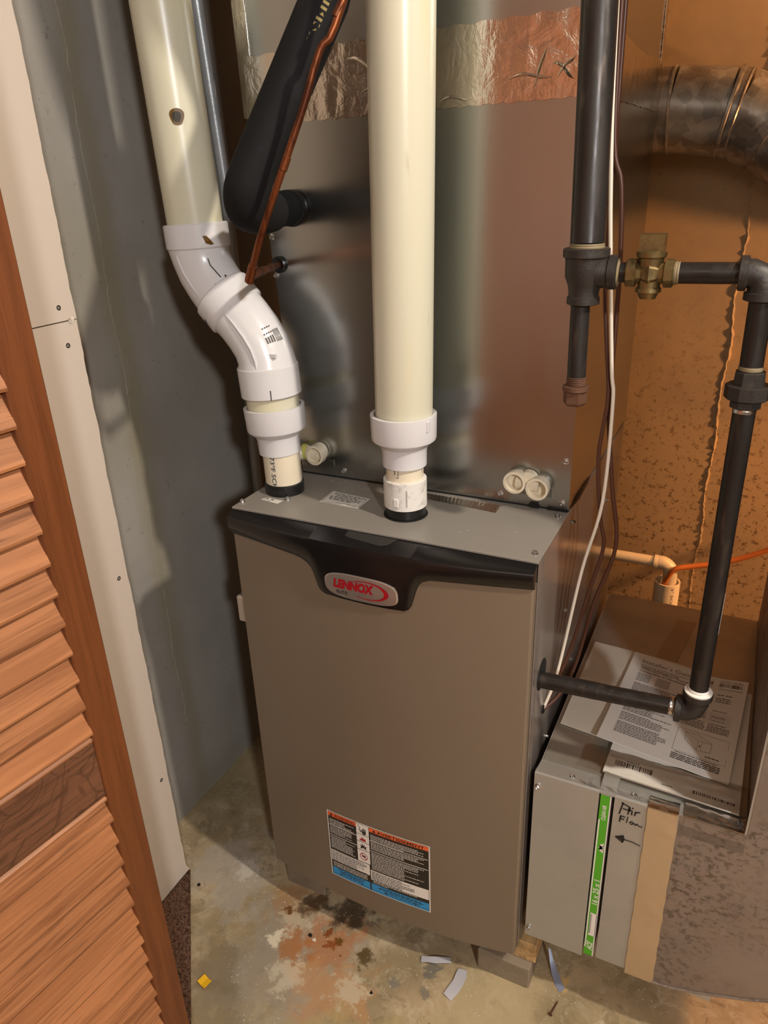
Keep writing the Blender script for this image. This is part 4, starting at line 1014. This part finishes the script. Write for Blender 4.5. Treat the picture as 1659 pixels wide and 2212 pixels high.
p.mk('gold_marking', M['gold'], LS)
CL = thing('copper_liquid_line', (.076, .004, 1.31), 'thin tarnished copper liquid line crossing in front of the black foam', 'copper pipe')
cpn = [(.50, .10, 2.5), (.38, .04, 1.95), (.264, -.012, 1.629), (.236, -.027, 1.578), (.214, -.037, 1.52), (.185, -.049, 1.453), (.162, -.051, 1.409), (.137, -.05, 1.363), (.109, -.038, 1.318)]
cpn = [(x + .007, y - .011, z - .0008) if 1.34 < z < 1.7 else (x, y, z) for x, y, z in cpn]
G().sweep(smooth_path(cpn, 5), .0048, 16).mk('tube', M['copper'], CL)
for q, d in (((.194, -.059, 1.456), (.029, .012, .067)), ((.265, -.026, 1.617), (.028, .015, .05))):
    G().lathe(q, d, [(-.009, .0046), (-.008, .0055), (.008, .0055), (.009, .0046)], 18).mk('coupling', M['copper'], CL)
G().lathe((.1065, -.0385, 1.312), (.028, -.012, .045), [(-.006, .0064), (0, .0068), (.022, .0066), (.023, .0055)], 18).mk('elbow', M['copper'], CL)
st = [Vector((.108, -.037, 1.316)).lerp(Vector((.017, .172, 1.307)), t_) for t_ in np.linspace(0, 1, 13)]
G().sweep(st, [.0064, .0068, .0060, .0064, .0070, .0058, .0052, .0062, .0066, .0062, .0050, .0052, .0052], 18).mk('stub', M['copper'], CL)

# conduit
CD = thing('conduit', (-.318, .49, 0), 'thin galvanised steel conduit running up behind the elbowed vent', 'conduit')
G().sweep([(-.3215, .488, .02), (-.3215, .49, .8), (-.3215, .496, 1.43), (-.3215, .470, 1.765), (-.3215, .45, 2.55)], .0125, 20).mk('tube', M['emt'], CD)
p = P2(lambda u, v, l: (-.3215 + .0128 * math.cos(-.6 + u), .483 + .0128 * math.sin(-.6 + u), v)); p.poly([(-.3, 1.60), (.5, 1.60), (.5, 1.625), (-.3, 1.625)]); p.mk('sticker', M['label'], CD)
p = P2(lambda u, v, l: (-.3215 + .0129 * math.cos(-.6 + u), .483 + .0129 * math.sin(-.6 + u), v)); p.poly([(-.3, 1.63), (.5, 1.63), (.5, 1.642), (-.3, 1.642)]); p.mk('sticker', M['purple'], CD)

# ------------------------------------------------------------------ gas piping
GP = thing('gas_pipe', (.556, .043, 1.15), 'black iron gas piping with tee, brass valve and union feeding the furnace', 'gas pipe')
yg = .043
G().sweep([(.559, yg, 1.352), (.5475, .072, 1.605), (.538, .092, 1.85), (.530, .10, 2.55)], .0208, 32).mk('pipe_section', M['iron'], GP)
G().lathe((.559, yg, 1.3475), (0, 0, 1), [(0, .0215), (.0015, .0218), (.003, .0208), (.004, .0213), (.0055, .0208)], 28).mk('thread_sealant', M['teflon'], GP)
g = G().lathe((.559, yg, 1.3475), (0, 0, -1), [(0, .0265), (.001, .0285), (.010, .0285), (.012, .0255), (.020, .0250), (.034, .0245), (.044, .0205), (.052, .0190), (.058, .0190), (.059, .0205), (.067, .0205), (.068, .0185)], 36)
g.lathe((.565, yg, 1.319), (1, 0, 0), [(0, .021), (.022, .0185), (.0235, .0205), (.0325, .0205), (.0335, .0180), (.034, .012)], 32); g.mk('tee', M['cast'], GP)
G().sweep([(.556, yg, 1.285), (.5575, yg, 1.185)], .0122, 24).mk('nipple', M['iron'], GP)
g = G()
for k in range(6): g.lathe((.5575, yg, 1.1865 - k * .0024), (0, 0, -1), [(0, .0118), (.0012, .0130), (.0024, .0118)], 22)
g.mk('thread', M['rust'], GP)
g = G().lathe((.5575, yg, 1.1745), (0, 0, -1), [(0, .0150), (.0008, .0170), (.0065, .0172), (.008, .0155)], 30); g.lathe((.5575, yg, 1.1665), (0, 0, -1), [(0, .0158), (.015, .0158), (.019, .0130)], 6); g.mk('cap', M['rust'], GP, smooth=20)
# short nipple, valve, horizontal pipe
G().sweep([(.595, yg, 1.319), (.612, yg, 1.319)], .0120, 24).mk('nipple', M['iron'], GP)
G().lathe((.5985, yg, 1.319), (1, 0, 0), [(0, .0125), (.0008, .0170), (.0018, .0140), (.003, .0122)], 24).mk('thread_sealant', M['teflon'], GP)
VA = mk('gas_valve', *(lambda g: (g.v, g.f))(G().lathe((.609, yg, 1.319), (1, 0, 0), [(0, .0150), (.0015, .0172), (.0115, .0172), (.013, .0130), (.018, .0125), (.022, .0160), (.028, .0185), (.034, .0160), (.038, .0125), (.0435, .0130), (.045, .0172), (.054, .0172), (.0555, .0150)], 8)), M['brass'], GP, smooth=20)
G().lathe((.6365, yg, 1.319), (0, 0, -1), [(0, .0135), (.016, .0130), (.0175, .0150), (.022, .0152), (.023, .0125), (.030, .0095)], 28).mk('valve_base', M['brass'], VA)
G().lathe((.6365, yg, 1.319), (0, 0, 1), [(0, .0135), (.017, .0150), (.019, .0175), (.024, .0178), (.026, .0150)], 28).mk('valve_neck', M['brass'], VA)
G().prism([(.6225, 1.344), (.6505, 1.344), (.6510, 1.3635), (.6230, 1.3635)], yg - .0125, yg + .0125, 1).mk('valve_head', M['brass'], VA, smooth=20)
G().sweep([(.660, yg, 1.3195), (.742, yg, 1.3205)], .0125, 28).mk('pipe_section', M['iron'], GP)
G().lathe((.6635, yg, 1.3195), (1, 0, 0), [(0, .0128), (.003, .0134), (.004, .0126), (.0055, .0132), (.007, .0126)], 24).mk('thread_sealant', M['teflon'], GP)
# upper elbow
ep = [(.736, yg, 1.3205), (.748, yg, 1.3205), (.7575, yg, 1.317), (.7615, yg, 1.308), (.7620, yg, 1.296)]
g = G().sweep(ep, .0165, 28); g.lathe((.7345, yg, 1.3205), (1, 0, 0), [(0, .0175), (.001, .0198), (.009, .0198), (.010, .0170)], 30); g.lathe((.7622, yg, 1.3005), (0, 0, -1), [(0, .0170), (.001, .0198), (.009, .0198), (.010, .0175)], 30); g.mk('elbow', M['cast'], GP)
G().sweep([(.7625, yg, 1.296), (.7635, yg, 1.205)], .0133, 28).mk('pipe_section', M['iron'], GP)
G().lathe((.7635, yg, 1.2095), (0, 0, 1), [(0, .0138), (.003, .0142), (.005, .0134)], 24).mk('thread_sealant', M['teflon'], GP)
g = G().lathe((.7640, yg, 1.2085), (0, 0, -1), [(0, .0165), (.001, .0178), (.017, .0190), (.018, .0165)], 8)
g.lathe((.7640, yg, 1.1925), (0, 0, -1), [(0, .0235), (.0012, .0262), (.0165, .0262), (.018, .0235)], 10)
g.lathe((.7640, yg, 1.1750), (0, 0, -1), [(0, .0190), (.010, .0188), (.0115, .0165)], 8); g.mk('union', M['cast'], GP, smooth=20)
G().lathe((.7640, yg, 1.1640), (0, 0, -1), [(0, .0142), (.002, .0136), (.003, .0140), (.005, .0136), (.006, .0138)], 24).mk('thread', M['zinc'], GP)
G().sweep([(.7640, yg, 1.164), (.7660, yg, .735)], .0133, 28).mk('pipe_section', M['iron'], GP)
# lower elbow and run into the furnace
ep = [(.7662, yg, .735), (.7662, yg, .718), (.7625, yg, .706), (.753, yg, .700), (.738, yg, .699)]
g = G().sweep(ep, .0170, 30); g.lathe((.7662, yg, .7265), (0, 0, 1), [(0, .0175), (.001, .0205), (.009, .0205), (.010, .018)], 30); g.lathe((.7480, yg, .6992), (-1, 0, 0), [(0, .0175), (.001, .0205), (.009, .0205), (.010, .018)], 30); g.mk('elbow', M['cast'], GP)
G().lathe((.7662, yg, .7355), (0, 0, 1), [(0, .0190), (.0025, .0195), (.004, .0145), (.006, .0150), (.008, .0140)], 26).mk('thread_sealant', M['white'], GP)
G().lathe((.7390, yg, .6992), (-1, 0, 0), [(0, .0150), (.002, .0142), (.003, .0148), (.006, .0142), (.007, .0146), (.009, .0136)], 26).mk('thread', M['zinc'], GP)
G().sweep([(.740, yg, .6990), (.520, yg, .6880)], .0133, 28).mk('pipe_section', M['iron'], GP)
G().sweep([(.625, yg, .6934), (.575, yg, .6909)], .0137, 28).mk('clear_tape', M['iron'], GP)
p = P2(lambda u, v, l: (.7655 + .0137 * math.cos(u), yg + .0137 * math.sin(u), v)); p.poly([(-.35, .84), (-.05, .84), (-.05, .905), (-.35, .905)]); p.mk('sticker', M['label'], GP)

# ------------------------------------------------------------------ cables
def cable(name, pts, r, mat, label):
    o = G().sweep(smooth_path(pts, 6), r, 10).mk(name, M[mat], None, smooth=60); tag(o, label, 'cable')
cable('thermostat_cable', [(.548, .13, 2.5), (.552, .12, 1.9), (.559, .12, 1.569), (.5675, .12, 1.416), (.5775, .12, 1.303), (.5905, .115, 1.18), (.596, .115, 1.133), (.594, .118, .98), (.572, .12, .859), (.553, .115, .705), (.545, .10, .645), (.534, .084, .602)], .0027, 'wirew', 'white thermostat cable hanging down the side of the furnace')
cable('control_wire', [(.550, .15, 2.5), (.556, .14, 1.9), (.563, .135, 1.50), (.579, .13, 1.416), (.586, .13, 1.325), (.588, .13, 1.23), (.590, .125, 1.123), (.605, .12, 1.01), (.618, .13, .904), (.594, .13, .80), (.574, .125, .678), (.556, .105, .625), (.535, .084, .600)], .0032, 'wireb', 'brown control wire looping widest to the right beside the furnace')
cable('control_wire', [(.556, .16, 2.5), (.560, .150, 1.9), (.565, .140, 1.45), (.569, .13, 1.30), (.578, .125, 1.22), (.588, .12, 1.14), (.582, .12, 1.05), (.592, .125, .95), (.600, .13, .90), (.585, .125, .82), (.567, .12, .72), (.552, .11, .66), (.535, .086, .603)], .0030, 'wireb', 'second brown control wire hanging left, close behind the white cable')

# ------------------------------------------------------------------ drain behind the duct
DR = thing('drain_standpipe', (.660, .785, 0), 'cream plastic drain standpipe against the orange lit wall', 'drain pipe')
G().lathe((.660, .785, 0), (0, 0, 1), [(0, .0300), (.510, .0300), (.510, .0260), (.40, .0255)], 36, caps=False).mk('pipe_section', M['pvct'], DR)
G().sweep([(.50, .785, .556), (.638, .785, .556)], .0135, 24).mk('pipe_section', M['pvct'], DR)
G().sweep(smooth_path([(.628, .785, .556), (.646, .785, .556), (.660, .785, .546), (.664, .785, .528), (.664, .785, .46)], 4), .0165, 24).mk('elbow', M['pvct'], DR)
G().lathe((.634, .785, .556), (-1, 0, 0), [(0, .0165), (.004, .0175), (.010, .0175), (.011, .0155)], 24).mk('elbow_hub', M['pvct'], DR)
V, Fc = text2d('2" SCH', 0, 0); a0 = math.atan2(-1.72, .10); P2(lambda u, v, l: v)
G().add([(.660 + .0303 * math.cos(a0 + (.012 + .006 * b) / .03), .785 + .0303 * math.sin(a0 + (.012 + .006 * b) / .03), .505 - a * .05) for a, b in V], Fc).mk('ink_marking', M['rust'], DR, smooth=0)
o = G().sweep(smooth_path([(.652, .770, .50), (.660, .765, .528), (.675, .765, .555), (.715, .775, .566), (.78, .785, .585), (.863, .79, .631), (.95, .79, .70), (1.05, .79, .76)], 6), .0065, 14).mk('drain_tube', M['orangetube'])
tag(o, 'amber vinyl drain tube rising to the right out of the standpipe', 'tube')

# ------------------------------------------------------------------ bits on the floor
def strip(name, pts, wd, mat, label, cat, tw=0):
    P = [Vector(p) for p in pts]; g = G(); V = []
    n = len(P)
    def fn(u, v):
        i = min(int(round(v * (n - 1))), n - 1); d = (P[min(i + 1, n - 1)] - P[max(i - 1, 0)]); s_ = Vector((-d.y, d.x, 0)).normalized() * wd[i]
        q = P[i] + s_ * (u - .5); return (q.x, q.y, q.z + .0012 * math.sin(i * 2.1 + u * 3) + tw * (u - .5) * (i / n))
    g.sheet(fn, 3, n - 1, (0, 0, .0006)); return tag(g.mk(name, M[mat], smooth=50), label, cat)
strip('tape_scrap', [(.349, -.036, .003), (.362, -.032, .005), (.376, -.028, .006), (.390, -.021, .005), (.404, -.014, .003)], [.013] * 5, 'duct', 'narrow silver tape scrap on the floor, left of the pair', 'tape')
strip('tape_scrap', [(.432, -.022, .003), (.434, -.035, .006), (.434, -.052, .006), (.430, -.068, .005), (.424, -.085, .003)], [.017, .021, .022, .022, .019], 'duct', 'wider silver tape scrap on the floor, right of the pair', 'tape')
strip('tape_scrap', [(.580, .072, .030), (.588, .058, .018), (.598, .044, .008), (.608, .030, .004), (.619, .018, .003)], [.004, .008, .012, .013, .012], 'dblue', 'blue-grey tape strip hanging by the right paver', 'tape', .01)
NL = thing('nail', (.610, -.018, 0), 'rusty nail lying on the concrete floor below the duct', 'nail')
G().sweep([(.6105, -.033, .003), (.616, -.008, .0025), (.617, -.003, .002)], [.0016, .0014, .0003], 10).mk('shank', M['rust'], NL)
G().lathe((.6100, -.0345, .0042), (-.2, -1, .1), [(0, .0042), (.0012, .0042)], 14).mk('head', M['rust'], NL)
g = G().sheet(lambda u, v: (-.034 + .022 * u + .004 * v, -.262 + .018 * v - .006 * u, .002 + .004 * abs(u - .5)), 4, 2, (0, 0, .0008)); tag(g.mk('paper_scrap', M['yellow'], smooth=0), 'small folded yellow scrap at the carpet edge', 'scrap')
def pebble(x, y, s_, mat, label):
    r = random.Random(int(x * 1e4)); V = []; Fc = []
    g = G().lathe((x, y, 0), (0, 0, 1), [(0, s_ * .8), (s_ * .4, s_), (s_ * .9, s_ * .6)], 7); g.v = [(a + r.uniform(-.3, .3) * s_, b + r.uniform(-.3, .3) * s_, max(0, c)) for a, b, c in g.v]
    tag(g.mk('pebble', M[mat], smooth=0), label, 'pebble')
pebble(.288, -.137, .0032, 'dark', 'small black crumb in the middle of the floor'); pebble(.118, -.083, .0042, 'dark', 'small dark chip beside the rust stain'); pebble(.130, -.088, .0040, 'dryedge', 'pale chip beside the rust stain')
pebble(-.175, -.082, .0036, 'dark', 'black crumb at the drywall bottom corner')
g = G(); rr = random.Random(12)
for k in range(420):
    if rr.random() < .5: x, y = rr.gauss(.60, .05), rr.gauss(-.02, .05)
    elif rr.random() < .7: t_ = rr.random(); x, y = -.17 + .25 * t_ + rr.gauss(0, .03), -.03 - .2 * t_ + rr.gauss(0, .04)
    else: x, y = rr.uniform(-.25, .55), rr.uniform(-.3, .02)
    if .44 < x < .57 and y > -.015: continue
    s_ = rr.uniform(.0004, .0014); a = rr.uniform(0, 3)
    g.add([(x + s_ * math.cos(a + q), y + s_ * math.sin(a + q), .0006) for q in (0, 2.1, 4.2)] + [(x, y, .0006 + s_)], [(0, 1, 3), (1, 2, 3), (2, 0, 3)])
tag(g.mk('white_crumbs', M['dryedge'], smooth=0), 'scattered tiny white plaster crumbs on the concrete floor', 'crumbs', kind='stuff')
